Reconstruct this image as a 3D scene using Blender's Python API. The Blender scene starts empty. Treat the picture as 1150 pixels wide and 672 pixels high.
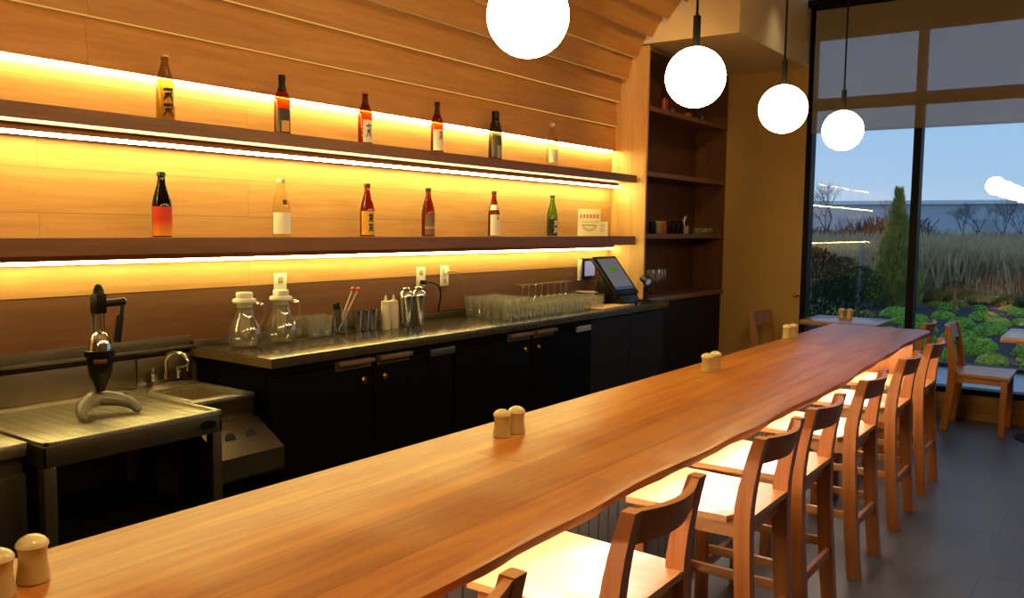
import bpy, bmesh, math, random
from mathutils import Vector, Matrix
random.seed(7)
PI = math.pi
S = bpy.context.scene
COL = S.collection
# ------------------------------------------------------------------ helpers
def T(x, y, z): return Matrix.Translation((x, y, z))
class MB:
    """collects shapes in one bmesh and links them as ONE mesh object"""
    def __init__(self): self.bm = bmesh.new()
    def add(self, b, M=None):
        me = bpy.data.meshes.new('t'); b.to_mesh(me); b.free()
        if M is not None: me.transform(M)
        self.bm.from_mesh(me); bpy.data.meshes.remove(me); return self
    def box(self, x0, x1, y0, y1, z0, z1, bev=0.0, M=None, seg=2):
        b = bmesh.new(); bmesh.ops.create_cube(b, size=1)
        for v in b.verts: v.co = Vector(((x0+x1)/2+v.co.x*(x1-x0), (y0+y1)/2+v.co.y*(y1-y0), (z0+z1)/2+v.co.z*(z1-z0)))
        if bev: bmesh.ops.bevel(b, geom=b.edges[:], offset=bev, segments=seg, affect='EDGES', profile=.6)
        return self.add(b, M)
    def lathe(self, prof, seg=24, M=None, a0=0.0, a1=2*PI):
        b = bmesh.new(); full = abs(a1-a0-2*PI) < 1e-6; n = seg if full else seg+1
        rings = []
        for r, z in prof:
            if r < 1e-6 and full: rings.append([b.verts.new((0, 0, z))]*n)
            else: rings.append([b.verts.new((r*math.cos(a0+(a1-a0)*k/seg), r*math.sin(a0+(a1-a0)*k/seg), z)) for k in range(n)])
        for A, B in zip(rings, rings[1:]):
            for k in range(n if full else n-1):
                f = [A[k], A[(k+1) % n], B[(k+1) % n], B[k]]; g = []
                for v in f:
                    if v not in g: g.append(v)
                if len(g) > 2:
                    try: b.faces.new(g)
                    except ValueError: pass
        bmesh.ops.recalc_face_normals(b, faces=b.faces[:])
        return self.add(b, M)
    def tube(self, pts, r, seg=8, M=None, cap=True):
        pts = [Vector(p) for p in pts]; rr = r if isinstance(r, (list, tuple)) else [r]*len(pts)
        b = bmesh.new(); rings = []; up = None
        for i, p in enumerate(pts):
            d = (pts[min(i+1, len(pts)-1)]-pts[max(i-1, 0)]).normalized()
            if up is None: up = d.orthogonal().normalized()
            else:
                up = up-d*up.dot(d); up = up.normalized() if up.length > 1e-5 else d.orthogonal().normalized()
            s = d.cross(up)
            rings.append([b.verts.new(p+(up*math.cos(2*PI*k/seg)+s*math.sin(2*PI*k/seg))*rr[i]) for k in range(seg)])
        for A, B in zip(rings, rings[1:]):
            for k in range(seg): b.faces.new((A[k], A[(k+1) % seg], B[(k+1) % seg], B[k]))
        if cap: b.faces.new(rings[0][::-1]); b.faces.new(rings[-1])
        bmesh.ops.recalc_face_normals(b, faces=b.faces[:])
        return self.add(b, M)
    def prism(self, poly, h, M=None, bev=0.0):
        """polygon in XY extruded along +Z by h"""
        b = bmesh.new(); f = b.faces.new([b.verts.new((x, y, 0)) for x, y in poly])
        e = bmesh.ops.extrude_face_region(b, geom=[f])
        for v in e['geom']:
            if isinstance(v, bmesh.types.BMVert): v.co.z += h
        bmesh.ops.recalc_face_normals(b, faces=b.faces[:])
        if bev: bmesh.ops.bevel(b, geom=b.edges[:], offset=bev, segments=2, affect='EDGES', profile=.6)
        return self.add(b, M)
    def sphere(self, r, c=(0, 0, 0), seg=24, rings=14, sc=(1, 1, 1)):
        b = bmesh.new(); bmesh.ops.create_uvsphere(b, u_segments=seg, v_segments=rings, radius=r)
        for v in b.verts: v.co = Vector((c[0]+v.co.x*sc[0], c[1]+v.co.y*sc[1], c[2]+v.co.z*sc[2]))
        return self.add(b)
    def faces(self, polys):
        for p in polys: self.bm.faces.new([self.bm.verts.new(q) for q in p])
        return self
    def sweep(self, secs, closed_caps=True):
        """sections: equal length lists of points joined into a skin"""
        b = bmesh.new(); R = [[b.verts.new(p) for p in s] for s in secs]; n = len(secs[0])
        for A, B in zip(R, R[1:]):
            for k in range(n): b.faces.new((A[k], A[(k+1) % n], B[(k+1) % n], B[k]))
        if closed_caps: b.faces.new(R[0][::-1]); b.faces.new(R[-1])
        bmesh.ops.recalc_face_normals(b, faces=b.faces[:])
        return self.add(b)
    def build(self, name, mat, parent=None, smooth=35, loc=None):
        me = bpy.data.meshes.new(name); self.bm.to_mesh(me); self.bm.free()
        if smooth:
            for p in me.polygons: p.use_smooth = True
            me.set_sharp_from_angle(angle=math.radians(smooth))
        me.materials.append(mat)
        o = bpy.data.objects.new(name, me); COL.objects.link(o)
        if parent: o.parent = parent
        if loc: o.location = loc
        return o
def tag(o, label, cat, group=None, kind=None):
    o['label'] = label; o['category'] = cat
    if group: o['group'] = group
    if kind: o['kind'] = kind
    return o
def thing(name, label, cat, loc=(0, 0, 0), rz=0.0, group=None):
    o = bpy.data.objects.new(name, None); COL.objects.link(o); o.empty_display_size = .05
    o.location = loc; o.rotation_euler = (0, 0, rz)
    return tag(o, label, cat, group)
def struct(o, label=None):
    o['kind'] = 'structure'
    if label: o['label'] = label
    return o
def dup(root, loc, rz=0.0, label=None, group=None, scale=None):
    r = root.copy(); COL.objects.link(r); r.location = loc; r.rotation_euler = (0, 0, rz)
    if label: r['label'] = label
    if group: r['group'] = group
    if scale: r.scale = scale
    for ch in list(root.children):
        c = ch.copy(); COL.objects.link(c); c.parent = r
        for g in list(ch.children):
            e = g.copy(); COL.objects.link(e); e.parent = c
    return r
# ------------------------------------------------------------------ materials
def lin(h):
    v = [int(h[i:i+2], 16)/255 for i in (0, 2, 4)]
    return tuple(c/12.92 if c <= .04045 else ((c+.055)/1.055)**2.4 for c in v)+(1,)
def newmat(name):
    m = bpy.data.materials.new(name); m.use_nodes = True; nt = m.node_tree; nt.nodes.clear()
    out = nt.nodes.new('ShaderNodeOutputMaterial'); return m, nt, out
def N(nt, t, **k):
    n = nt.nodes.new(t)
    for a, v in k.items():
        if a[:2] == 'i_': n.inputs[a[2:].replace('_', ' ')].default_value = v
        else: setattr(n, a, v)
    return n
def plain(name, col, rough=.5, metal=0.0, coat=0.0, emis=None, estr=0.0, bump=0.0, bscale=60, vary=.08, vscale=8, aniso=None):
    m, nt, out = newmat(name); L = nt.links.new
    p = N(nt, 'ShaderNodeBsdfPrincipled'); c = lin(col) if isinstance(col, str) else tuple(col)+(1,)
    tc = N(nt, 'ShaderNodeTexCoord'); nz = N(nt, 'ShaderNodeTexNoise', i_Scale=vscale, i_Detail=3.0)
    mp = N(nt, 'ShaderNodeMapping'); L(tc.outputs['Object'], mp.inputs['Vector']); L(mp.outputs[0], nz.inputs['Vector'])
    if aniso: mp.inputs['Scale'].default_value = aniso
    cr = N(nt, 'ShaderNodeValToRGB'); L(nz.outputs['Fac'], cr.inputs['Fac'])
    cr.color_ramp.elements[0].position = .3; cr.color_ramp.elements[1].position = .7
    cr.color_ramp.elements[0].color = tuple(x*(1-vary) for x in c[:3])+(1,); cr.color_ramp.elements[1].color = tuple(min(1, x*(1+vary)) for x in c[:3])+(1,)
    L(cr.outputs['Color'], p.inputs['Base Color'])
    p.inputs['Roughness'].default_value = rough; p.inputs['Metallic'].default_value = metal; p.inputs['Coat Weight'].default_value = coat
    p.inputs['Coat Roughness'].default_value = .08
    if emis: p.inputs['Emission Color'].default_value = lin(emis) if isinstance(emis, str) else tuple(emis)+(1,); p.inputs['Emission Strength'].default_value = estr
    if bump:
        n2 = N(nt, 'ShaderNodeTexNoise', i_Scale=bscale, i_Detail=4.0); L(mp.outputs[0], n2.inputs['Vector'])
        b = N(nt, 'ShaderNodeBump', i_Strength=bump, i_Distance=.01); L(n2.outputs['Fac'], b.inputs['Height']); L(b.outputs[0], p.inputs['Normal'])
    L(p.outputs[0], out.inputs['Surface']); return m
def wood(name, light, dark, axis='y', rough=.45, coat=0.0, crough=.12, fine=1.0, board=None, contrast=1.0, spec=.5):
    """procedural timber, grain along axis; board=(u axis, v axis, length, width, tone range) lays boards"""
    m, nt, out = newmat(name); L = nt.links.new
    p = N(nt, 'ShaderNodeBsdfPrincipled'); tc = N(nt, 'ShaderNodeTexCoord')
    mp = N(nt, 'ShaderNodeMapping'); sc = [9*fine]*3; sc['xyz'.index(axis)] = .55*fine; mp.inputs['Scale'].default_value = sc
    L(tc.outputs['Object'], mp.inputs['Vector']); vec = mp.outputs[0]
    bright = None
    if board:
        u, v, ln, wd, lo, hi = board
        sx = N(nt, 'ShaderNodeSeparateXYZ'); L(tc.outputs['Object'], sx.inputs[0]); cb = N(nt, 'ShaderNodeCombineXYZ')
        L(sx.outputs['XYZ'.index(u.upper())], cb.inputs[0]); L(sx.outputs['XYZ'.index(v.upper())], cb.inputs[1])
        bk = N(nt, 'ShaderNodeTexBrick', i_Scale=1.0, i_Mortar_Size=.0012, i_Brick_Width=ln, i_Row_Height=wd, i_Bias=0.0)
        bk.offset = .37; bk.inputs['Color1'].default_value = (lo, lo, lo, 1); bk.inputs['Color2'].default_value = (hi, hi, hi, 1); bk.inputs['Mortar'].default_value = (lo*.55,)*3+(1,)
        L(cb.outputs[0], bk.inputs['Vector']); bright = bk.outputs['Color']
        ad = N(nt, 'ShaderNodeVectorMath', operation='MULTIPLY_ADD'); ad.inputs[1].default_value = (31, 17, 23)
        L(bright, ad.inputs[0]); L(vec, ad.inputs[2]); vec = ad.outputs[0]
    n1 = N(nt, 'ShaderNodeTexNoise', i_Scale=1.0, i_Detail=5.0, i_Roughness=.6, i_Distortion=.9); L(vec, n1.inputs['Vector'])
    n2 = N(nt, 'ShaderNodeTexNoise', i_Scale=5.0, i_Detail=3.0, i_Roughness=.7); L(vec, n2.inputs['Vector'])
    w = N(nt, 'ShaderNodeMath', operation='MULTIPLY'); w.inputs[1].default_value = 7.0; L(n1.outputs['Fac'], w.inputs[0])
    fr = N(nt, 'ShaderNodeMath', operation='PINGPONG'); fr.inputs[1].default_value = 1.0; L(w.outputs[0], fr.inputs[0])
    mx = N(nt, 'ShaderNodeMath', operation='MULTIPLY_ADD'); mx.inputs[1].default_value = .45*contrast; L(fr.outputs[0], mx.inputs[0])
    m3 = N(nt, 'ShaderNodeMath', operation='MULTIPLY'); m3.inputs[1].default_value = .75; L(n2.outputs['Fac'], m3.inputs[0]); L(m3.outputs[0], mx.inputs[2])
    cr = N(nt, 'ShaderNodeValToRGB'); cr.color_ramp.elements[0].position = .15; cr.color_ramp.elements[1].position = .85
    cr.color_ramp.elements[0].color = lin(light); cr.color_ramp.elements[1].color = lin(dark); L(mx.outputs[0], cr.inputs['Fac'])
    col = cr.outputs['Color']
    if bright is not None:
        mu = N(nt, 'ShaderNodeMix', data_type='RGBA', blend_type='MULTIPLY'); mu.inputs[0].default_value = 1.0
        L(col, mu.inputs[6]); L(bright, mu.inputs[7]); col = mu.outputs[2]
    L(col, p.inputs['Base Color']); p.inputs['Roughness'].default_value = rough; p.inputs['Coat Weight'].default_value = coat; p.inputs['Coat Roughness'].default_value = crough
    p.inputs['Specular IOR Level'].default_value = spec
    b = N(nt, 'ShaderNodeBump', i_Strength=.03, i_Distance=.003); L(n2.outputs['Fac'], b.inputs['Height']); L(b.outputs[0], p.inputs['Normal'])
    L(p.outputs[0], out.inputs['Surface']); return m
def glass(name, tint=(1, 1, 1), rough=.0, ior=1.5, boost=1.0, haze_or_glint=0.0, power=5.0):
    """thin glass: tinted see-through mixed with a mirror by Fresnel"""
    m, nt, out = newmat(name); L = nt.links.new
    t = N(nt, 'ShaderNodeBsdfTransparent'); t.inputs[0].default_value = tuple(tint)+(1,)
    g = N(nt, 'ShaderNodeBsdfGlossy'); g.inputs['Roughness'].default_value = rough
    f = N(nt, 'ShaderNodeLayerWeight'); f.inputs[0].default_value = .5            # facing 0..1, the same on both sides of a wall of glass
    pw = N(nt, 'ShaderNodeMath', operation='POWER'); pw.inputs[1].default_value = power; L(f.outputs['Facing'], pw.inputs[0])
    f0 = ((ior-1)/(ior+1))**2*boost
    mu = N(nt, 'ShaderNodeMath', operation='MULTIPLY_ADD'); mu.inputs[1].default_value = 1-f0; mu.inputs[2].default_value = f0; mu.use_clamp = True; L(pw.outputs[0], mu.inputs[0])
    mix = N(nt, 'ShaderNodeMixShader'); L(mu.outputs[0], mix.inputs[0]); L(t.outputs[0], mix.inputs[1]); L(g.outputs[0], mix.inputs[2]); last = mix
    if haze_or_glint:  # white diffuse share: frost on the infuser, painted glints on clear glass
        df = N(nt, 'ShaderNodeBsdfTranslucent'); df.inputs[0].default_value = (.95, .93, .88, 1); d2 = N(nt, 'ShaderNodeBsdfDiffuse'); d2.inputs[0].default_value = (.95, .93, .88, 1)
        m1 = N(nt, 'ShaderNodeMixShader'); L(df.outputs[0], m1.inputs[1]); L(d2.outputs[0], m1.inputs[2])
        last = N(nt, 'ShaderNodeMixShader'); last.inputs[0].default_value = haze_or_glint; L(mix.outputs[0], last.inputs[1]); L(m1.outputs[0], last.inputs[2])
    L(last.outputs[0], out.inputs['Surface']); return m
def emit(name, col, st):
    m, nt, out = newmat(name); e = N(nt, 'ShaderNodeEmission'); e.inputs[0].default_value = tuple(col)+(1,); e.inputs[1].default_value = st
    nt.links.new(e.outputs[0], out.inputs['Surface']); return m
WARM = (.90, .80, .27)
M = {}
M['wall'] = wood('pale_fir_boards', 'dca96a', 'bd8242', 'y', .55, board=('y', 'z', 2.6, .17, .93, 1.0), contrast=.42)
M['vault'] = wood('fir_vault_boards', 'e0a45c', 'c07e3c', 'y', .5, board=('y', 'z', 2.9, 9.0, .90, 1.0), contrast=.5)
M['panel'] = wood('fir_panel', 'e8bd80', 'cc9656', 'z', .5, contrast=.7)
M['band'] = wood('brown_splash_board', '7d5230', '643d1f', 'y', .5, contrast=.6)
M['shelf'] = wood('walnut_stained_shelf', '8f5c34', '6e4424', 'y', .45, contrast=.7)
M['case'] = wood('bookcase_oak', '6c4229', '50301b', 'z', .5, contrast=.6)
M['caseshelf'] = wood('bookcase_shelf_oak', '8a5f3a', '6b4528', 'y', .5, contrast=.6)
M['bar'] = wood('oiled_bar_slab', 'cb8630', 'a45e20', 'y', .46, coat=.35, crough=.30, fine=.8, board=('y', 'x', 3.1, .19, .80, 1.0), contrast=1.0)
M['baredge'] = wood('live_edge', '9a5a2c', '6a3616', 'y', .5)
M['chair'] = wood('honey_beech', 'bd7838', '9c561f', 'z', .42, coat=.15, fine=1.3, contrast=.6)
M['chairx'] = wood('honey_beech_seat', 'd09658', 'b67a3e', 'x', .42, coat=.15, fine=1.2, contrast=.6)
M['chairy'] = wood('honey_beech_rail', 'bd7838', '9c561f', 'y', .42, coat=.15, fine=1.3, contrast=.6)
M['table'] = wood('cherry_table', 'b98258', '93603a', 'x', .35, coat=.3, contrast=.7)
M['sill'] = wood('kick_board', 'b98a50', '8f6536', 'x', .5)
M['darkcab'] = wood('black_stained_cabinet', '231d19', '171210', 'z', .5, contrast=.6)
M['beige'] = plain('beige_plaster', 'c09a5c', .8, vary=.03, vscale=3, bump=.05)
M['bulk'] = plain('beige_plaster_lightened', 'ead2a0', .8, vary=.02)  # beige plaster made paler to stand in for light bounced onto the bulkhead
M['ceil'] = plain('ceiling_paint', 'c9b592', .85, vary=.03)
M['roomwall'] = plain('taupe_wall', '8f7a60', .8, vary=.03)
M['floor'] = None
M['slab'] = plain('dark_polished_counter', '3a352c', .18, metal=0.0, coat=.3, vary=.15, vscale=30)
M['slabedge'] = plain('counter_edge', '6a5232', .4)
M['black'] = plain('black_metal', '0b0b0b', .45, vary=.05)
M['cooler'] = plain('black_cooler_steel', '050403', .7, vary=.05)
M['frame'] = plain('black_window_frame', '080706', .5)
M['steel'] = plain('brushed_steel', 'd0c6b2', .38, metal=1.0, vary=.06, vscale=4, aniso=(2, 40, 2))
M['steeld'] = plain('dull_steel', '766c5b', .42, metal=1.0, vary=.08, vscale=5)
M['chrome'] = plain('chrome', 'd8d5cf', .12, metal=1.0, vary=.02)
M['hammer'] = plain('grey_enamel', '8a8672', .4, coat=.2, vary=.05)
M['plastic'] = plain('black_plastic', '101010', .35, vary=.04)
M['white'] = plain('white_plastic', 'e9e2d2', .4, vary=.03)
M['cream'] = plain('cream_ceramic', 'bfa46c', .3, coat=.4, vary=.04)
M['creamtop'] = plain('cream_ceramic_top', 'd2bc88', .25, coat=.5, vary=.04)
M['milky'] = plain('milky_squeeze_plastic', 'd8cdb4', .45)
M['glass'] = glass('clear_glass', (.97, .96, .93), .08, 1.5, 3.0, .035, 2.5)
M['tumbler'] = glass('tumbler_glass_painted_glint', (.96, .95, .92), .08, 1.5, 3.6, .07, 2.0)
M['frost'] = glass('frosted_infuser', (.95, .92, .85), .3, 1.5, 1.5, .22)
M['pane'] = glass('window_glass', (.93, .95, .96), 0.0, 1.5, 1.0)
M['led'] = emit('warm_led', WARM, 92.0)
M['led_low'] = emit('warm_led_low', WARM, 48.0)
M['joint_glow'] = emit('painted_joint_glow', (1, .50, .10), .75)
M['joint_glow_dim'] = emit('painted_joint_glow_dim', (1, .46, .10), .36)
M['led_cove'] = emit('warm_led_cove', WARM, 170.0)
M['ledu'] = emit('warm_led_under_bar', (1, .88, .72), 110.0)
M['globe'] = emit('opal_globe_light', (1, .70, .30), 50.0)
M['bronze'] = plain('wood_tone_channel', '9a6a3c', .6)
M['brass'] = plain('brass', 'b98d3f', .3, metal=1.0)
for k, sp_ in (('cooler', .06), ('frame', .12), ('black', .15), ('plastic', .22), ('darkcab', .15), ('bar', .15)):
    for n_ in M[k].node_tree.nodes:
        if n_.type == 'BSDF_PRINCIPLED': n_.inputs['Specular IOR Level'].default_value = sp_
# floor : large dark slate tiles
def tilefloor():
    m, nt, out = newmat('slate_tile_floor'); L = nt.links.new
    p = N(nt, 'ShaderNodeBsdfPrincipled'); tc = N(nt, 'ShaderNodeTexCoord')
    bk = N(nt, 'ShaderNodeTexBrick', i_Scale=1.0, i_Mortar_Size=.004, i_Brick_Width=.9, i_Row_Height=.6); bk.offset = .5
    bk.inputs['Color1'].default_value = lin('4a4d52'); bk.inputs['Color2'].default_value = lin('53565c'); bk.inputs['Mortar'].default_value = lin('3a3c40')
    L(tc.outputs['Object'], bk.inputs['Vector'])
    nz = N(nt, 'ShaderNodeTexNoise', i_Scale=4.0, i_Detail=6.0); L(tc.outputs['Object'], nz.inputs['Vector'])
    cr = N(nt, 'ShaderNodeValToRGB'); cr.color_ramp.elements[0].color = (.72, .72, .72, 1); cr.color_ramp.elements[1].color = (1.1, 1.1, 1.1, 1); L(nz.outputs['Fac'], cr.inputs['Fac'])
    mu = N(nt, 'ShaderNodeMix', data_type='RGBA', blend_type='MULTIPLY'); mu.inputs[0].default_value = 1.0
    L(bk.outputs['Color'], mu.inputs[6]); L(cr.outputs['Color'], mu.inputs[7]); L(mu.outputs[2], p.inputs['Base Color'])
    p.inputs['Roughness'].default_value = .42; L(p.outputs[0], out.inputs['Surface']); return m
M['floor'] = tilefloor()
def blindmat():
    m, nt, out = newmat('screen_blind_fabric'); L = nt.links.new
    d = N(nt, 'ShaderNodeBsdfDiffuse'); d.inputs[0].default_value = lin('b3a48c'); t = N(nt, 'ShaderNodeBsdfTransparent'); t.inputs[0].default_value = (.95, .93, .9, 1)
    tl = N(nt, 'ShaderNodeBsdfTranslucent'); tl.inputs[0].default_value = lin('b3a48c')
    a = N(nt, 'ShaderNodeMixShader'); a.inputs[0].default_value = .2; L(d.outputs[0], a.inputs[1]); L(tl.outputs[0], a.inputs[2])
    b = N(nt, 'ShaderNodeMixShader'); b.inputs[0].default_value = .46; L(a.outputs[0], b.inputs[1]); L(t.outputs[0], b.inputs[2])
    L(b.outputs[0], out.inputs['Surface']); return m
M['blind'] = blindmat()
# ------------------------------------------------------------------ key measures (metres; camera stands at x=0 y=0)
XW, XS, XP, YP, YW = -3.387, -3.163, -3.085, 6.088, 7.709
ZC, XC, YC0, YC1 = .9455, -2.832, 2.279, 6.026
ZB, BX0, BX1, BY0, BY1 = .84, -1.728, -1.044, -.7, 6.328
CEIL = 3.46
# ------------------------------------------------------------------ room shell
struct(MB().box(-3.7, 3.3, -3.2, YW, -.12, 0).build('floor', M['floor'], smooth=0))
struct(MB().box(-2.3, 3.3, -3.2, YW+.1, CEIL, CEIL+.12).build('ceiling', M['ceil'], smooth=0))
struct(MB().box(3.2, 3.32, -3.2, YW+.1, 0, CEIL).build('wall_right', M['roomwall'], smooth=0))
struct(MB().box(-3.7, 3.3, -3.3, -3.2, 0, CEIL+.1).build('wall_near', M['roomwall'], smooth=0))
# timber back wall: pale boards above, brown board band at the counter, both on one masonry backing
struct(MB().box(-3.7, XW-.02, -3.2, YW+.1, 0, CEIL+.1).build('wall_left', M['roomwall'], smooth=0))
wl = struct(MB().box(XW-.02, XW, -3.2, YP, 1.205, 2.20).build('wall_timber', M['wall'], smooth=0))
struct(MB().box(XW-.02, XW-.002, -3.2, YP, .93, 1.204).build('wall_splash', M['band'], smooth=0))
VB = [(-3.352, 2.108), (-3.352, 2.31), (-3.335, 2.50), (-3.268, 2.668), (-3.192, 2.826), (-3.066, 2.966), (-2.934, 3.084), (-2.786, 3.19), (-2.616, 3.272), (-2.43, 3.333)]
VT = [(-3.372, 2.318), (-3.366, 2.502), (-3.312, 2.676), (-3.216, 2.834), (-3.108, 2.975), (-2.972, 3.098), (-2.822, 3.205), (-2.652, 3.29), (-2.462, 3.352), (-2.262, 3.39)]
VB = [VB[0]]+[(x+.011*min(1, (3.5-z)/1.0), z-.012) for x, z in VB[1:]]
v = MB()
for (bx, bz), (tx, tz) in zip(VB, VT):
    d = Vector((tx-bx, tz-bz)).normalized(); n = Vector((-d.y, d.x))*.018
    if n.x > 0: n = -n
    q = [(bx, bz), (tx, tz), (tx+n.x, tz+n.y), (bx+n.x, bz+n.y)]
    v.sweep([[(x, y, z) for x, z in q] for y in (-3.2, 0.9, 2.4, YP)])
vt = struct(v.build('wall_vault', M['vault'], smooth=0), 'curved vault of lapped fir boards above the bottle shelves')
for k in (1, 2, 3, 4):                                             # glowing slivers added in the lap joints, standing in for light along the board edges
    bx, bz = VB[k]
    MB().box(bx-.015, bx-.001, -1.0, YP-.01, bz-.0035, bz+.0005).build('led_or_glow_strip', M['joint_glow'] if k < 3 else M['joint_glow_dim'], vt, smooth=0)
struct(MB().box(-2.3, -2.245, -3.2, YP, 3.375, CEIL).build('trim_1', M['panel'], smooth=0))
# bulkhead over the bookcase, beige wall at the window end
struct(MB().box(-3.5, -2.37, YP, YW+.05, 2.912, CEIL+.05).build('wall_bulkhead', M['bulk'], smooth=0))
struct(MB().box(-3.5, -2.36, YW, YW+.12, 0, 2.95).build('wall_far', M['beige'], smooth=0))
struct(MB().box(-2.36, 3.3, YW-.012, YW+.14, 0, .2, .004).build('baseboard_far', M['sill'], smooth=0))
# near end cheek of the bottle shelves (stands outside the frame, shows in the window's reflection)
struct(MB().box(XW-.01, XP, 1.165, 1.195, .97, 2.115, .002).build('trim_2', M['panel'], smooth=0))
# ------------------------------------------------------------------ glazed end wall
mull = [-2.36, -1.46, -.56, .34, 1.24, 2.14, 3.04]
f = MB()
f.box(-2.36, 3.3, YW, YW+.13, .2, .245, .003).box(-2.36, 3.3, YW+.02, YW+.12, 2.545, 2.64, .003).box(-2.36, 3.3, YW, YW+.13, 3.15, CEIL, .003)
for i, x in enumerate(mull):
    w = .03 if i else .0
    f.box(x-w, x+(.05 if not i else .03), YW, YW+.13, .2, CEIL, .003)
win = struct(f.build('window_1', M['frame'], smooth=0), 'black framed floor to ceiling window looking onto the garden')
for x0, x1 in zip(mull, mull[1:]):
    for z0, z1 in ((.24, 2.55), (2.635, 3.155)):
        struct(MB().box(x0+(.045 if x0 < -2 else .028), x1-.028, YW+.06, YW+.068, z0, z1).build('pane', M['pane'], win, smooth=0))
bl = thing('roller_blind', 'translucent beige roller blind half lowered over the big black framed window', 'blind', (0, YW-.035, 0))
MB().box(-2.305, 3.1, -.001, .001, 2.352, 3.40).build('fabric', M['blind'], bl, smooth=0)
MB().box(-2.305, 3.1, -.006, .006, 2.338, 2.354, .002).build('hem_bar', M['blind'], bl)
MB().tube([(-2.31, 0, 3.405), (3.1, 0, 3.405)], .028, 14).build('roller', M['black'], bl)
struct(MB().box(-2.36, 3.2, YW-.10, YW-.0, 3.405, CEIL).build('trim_3', M['frame'], smooth=0))
# ------------------------------------------------------------------ bottle shelves with LED strips
for z1, z0, lab, a, k in ((1.912, 1.854, 'upper dark wooden bottle shelf under the curved vault, lit strip beneath', .066, 'led'), (1.438, 1.371, 'lower dark wooden bottle shelf above the counter outlets, lit strip beneath', .036, 'led_low')):
    t = thing('wall_shelf', lab, 'shelf', (XW, 0, z0))
    MB().box(0, XS-XW, 1.2, YP, 0, z1-z0, .002).build('board', M['shelf'], t, smooth=0)
    MB().box(a, a+.014, 1.22, YP-.03, -.040, -.020).build('led_or_glow_strip', M[k], t, smooth=0)
    MB().box(a-.002, a+.016, 1.22, YP-.03, -.012, 0).box(a-.006, a+.018, 1.22, YP-.03, -.0195, -.012).box(a+.0145, a+.018, 1.22, YP-.03, -.027, -.0195).box(a-.006, a-.002, 1.22, YP-.03, -.040, -.0195).build('led_channel', M['bronze'], t, smooth=0)
cl = MB().box(XW+.008, XW+.020, 1.22, YP-.03, 2.106, 2.118).build('led_or_glow_strip', M['led_cove'], vt, smooth=0)
# ------------------------------------------------------------------ bookcase
bk = thing('bookcase', 'tall brown built-in bookcase with open shelves between bottle shelves and beige wall', 'bookcase', (XW, YP, ZC))
D = XP-XW
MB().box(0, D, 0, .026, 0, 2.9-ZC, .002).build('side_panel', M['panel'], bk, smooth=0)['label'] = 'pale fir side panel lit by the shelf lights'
MB().box(0, D, 1.595, YW-YP, 0, 2.9-ZC, .002).build('side_panel', M['case'], bk, smooth=0)
MB().box(0, .014, .026, 1.595, 0, 2.9-ZC).build('back_panel', M['case'], bk, smooth=0)
MB().box(0.0, D, .026, 1.595, 1.92, 2.9-ZC, .002).build('top_panel', M['caseshelf'], bk, smooth=0)
for z in (2.45, 1.945, 1.457): MB().box(.014, D-.004, .026, 1.595, z-.038-ZC, z-ZC, .002).build('shelf', M['caseshelf'], bk, smooth=0)
# ------------------------------------------------------------------ back counter
ct = thing('countertop', 'long dark polished countertop along the timber wall holding glasses', 'countertop', (XW, YC0, ZC))
MB().box(0, XC-XW, 0, YC1-YC0, -.042, 0, .0012).build('slab', M['slab'], ct)
MB().box(0.001, .022, 0, YC1-YC0-.002, 0, .03, .002).build('back_curb', M['steeld'], ct)
MB().box(.0, .555, -.004, -.0005, -.038, -.004).build('end_strip', M['slabedge'], ct, smooth=0)
bc = thing('countertop', 'short brown countertop inside the bottom of the bookcase', 'countertop', (XW, YC1+.002, ZC))
MB().box(0, XP-XW+.012, .0, YW-YC1-.003, -.042, 0, .003).build('slab', plain('brown_counter', '7a5535', .4, coat=.2), bc)
def cooler(y0, y1, lab):
    t = thing('bar_cooler', lab, 'cooler', (XW+.02, y0, 0)); W = y1-y0; Dp = XC-.035-XW
    MB().box(0, Dp-.045, .004, W-.004, .08, .90, .004).box(.05, Dp-.09, .03, W-.03, 0, .08).build('cabinet_body', M['cooler'], t)
    h = (W-.012)/2
    for k in range(2):
        a = .006+k*h
        dr = MB().box(Dp-.043, Dp, a+.003, a+h-.003, .10, .862, .005).build('door', M['cooler'], t)
        c = a+h-.13 if k == 0 else a+.13
        MB().box(Dp-.002, Dp+.034, c-.11, c+.11, .868, .888, .004).box(Dp-.002, Dp+.006, c-.11, c+.11, .845, .888, .002).build('handle', M['slabedge'], dr)
        MB().lathe([(0, 0), (.016, 0), (.016, .012), (.010, .018), (0, .018)], 16, T(Dp, c-.0+(.06 if k == 0 else -.06), .785) @ Matrix.Rotation(PI/2, 4, 'Y')).build('lock', M['brass'], dr)
    MB().box(Dp-.043, Dp-.004, .006, W-.006, .866, .902, .003).build('top_rail', M['cooler'], t)
    return t, Dp, W
t, Dp, W = cooler(YC0+.01, 3.47, 'black bar cooler beneath the counter behind the glass pitchers')
MB().box(Dp-.004, Dp+.016, W-.20, W-.006, .838, .876, .003).build('vent_plate', M['steeld'], t)
t2_, Dp2, W2 = cooler(3.48, 4.90, 'black bar cooler beneath the counter below the rows of tumblers')
MB().box(Dp2-.003, Dp2+.012, W2-.205, W2-.03, .832, .868, .003).build('badge_plate', plain('pale_plate', '8b8f98', .4), t2_)
def cab(name, lab, x1, y0, y1, n, z1=.90):
    t = thing(name, lab, 'cabinet', (XW+.02, y0, 0)); W = y1-y0; d = x1-XW-.02
    MB().box(0, d-.022, .003, W-.003, .09, z1, .002).box(.03, d-.07, .02, W-.02, 0, .09).build('body', M['darkcab'], t, smooth=0)
    for k in range(n): MB().box(d-.02, d, .004+k*W/n, (k+1)*W/n-.004, .10, z1-.012, .002).build('door', M['darkcab'], t, smooth=0)
    return t
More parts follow.
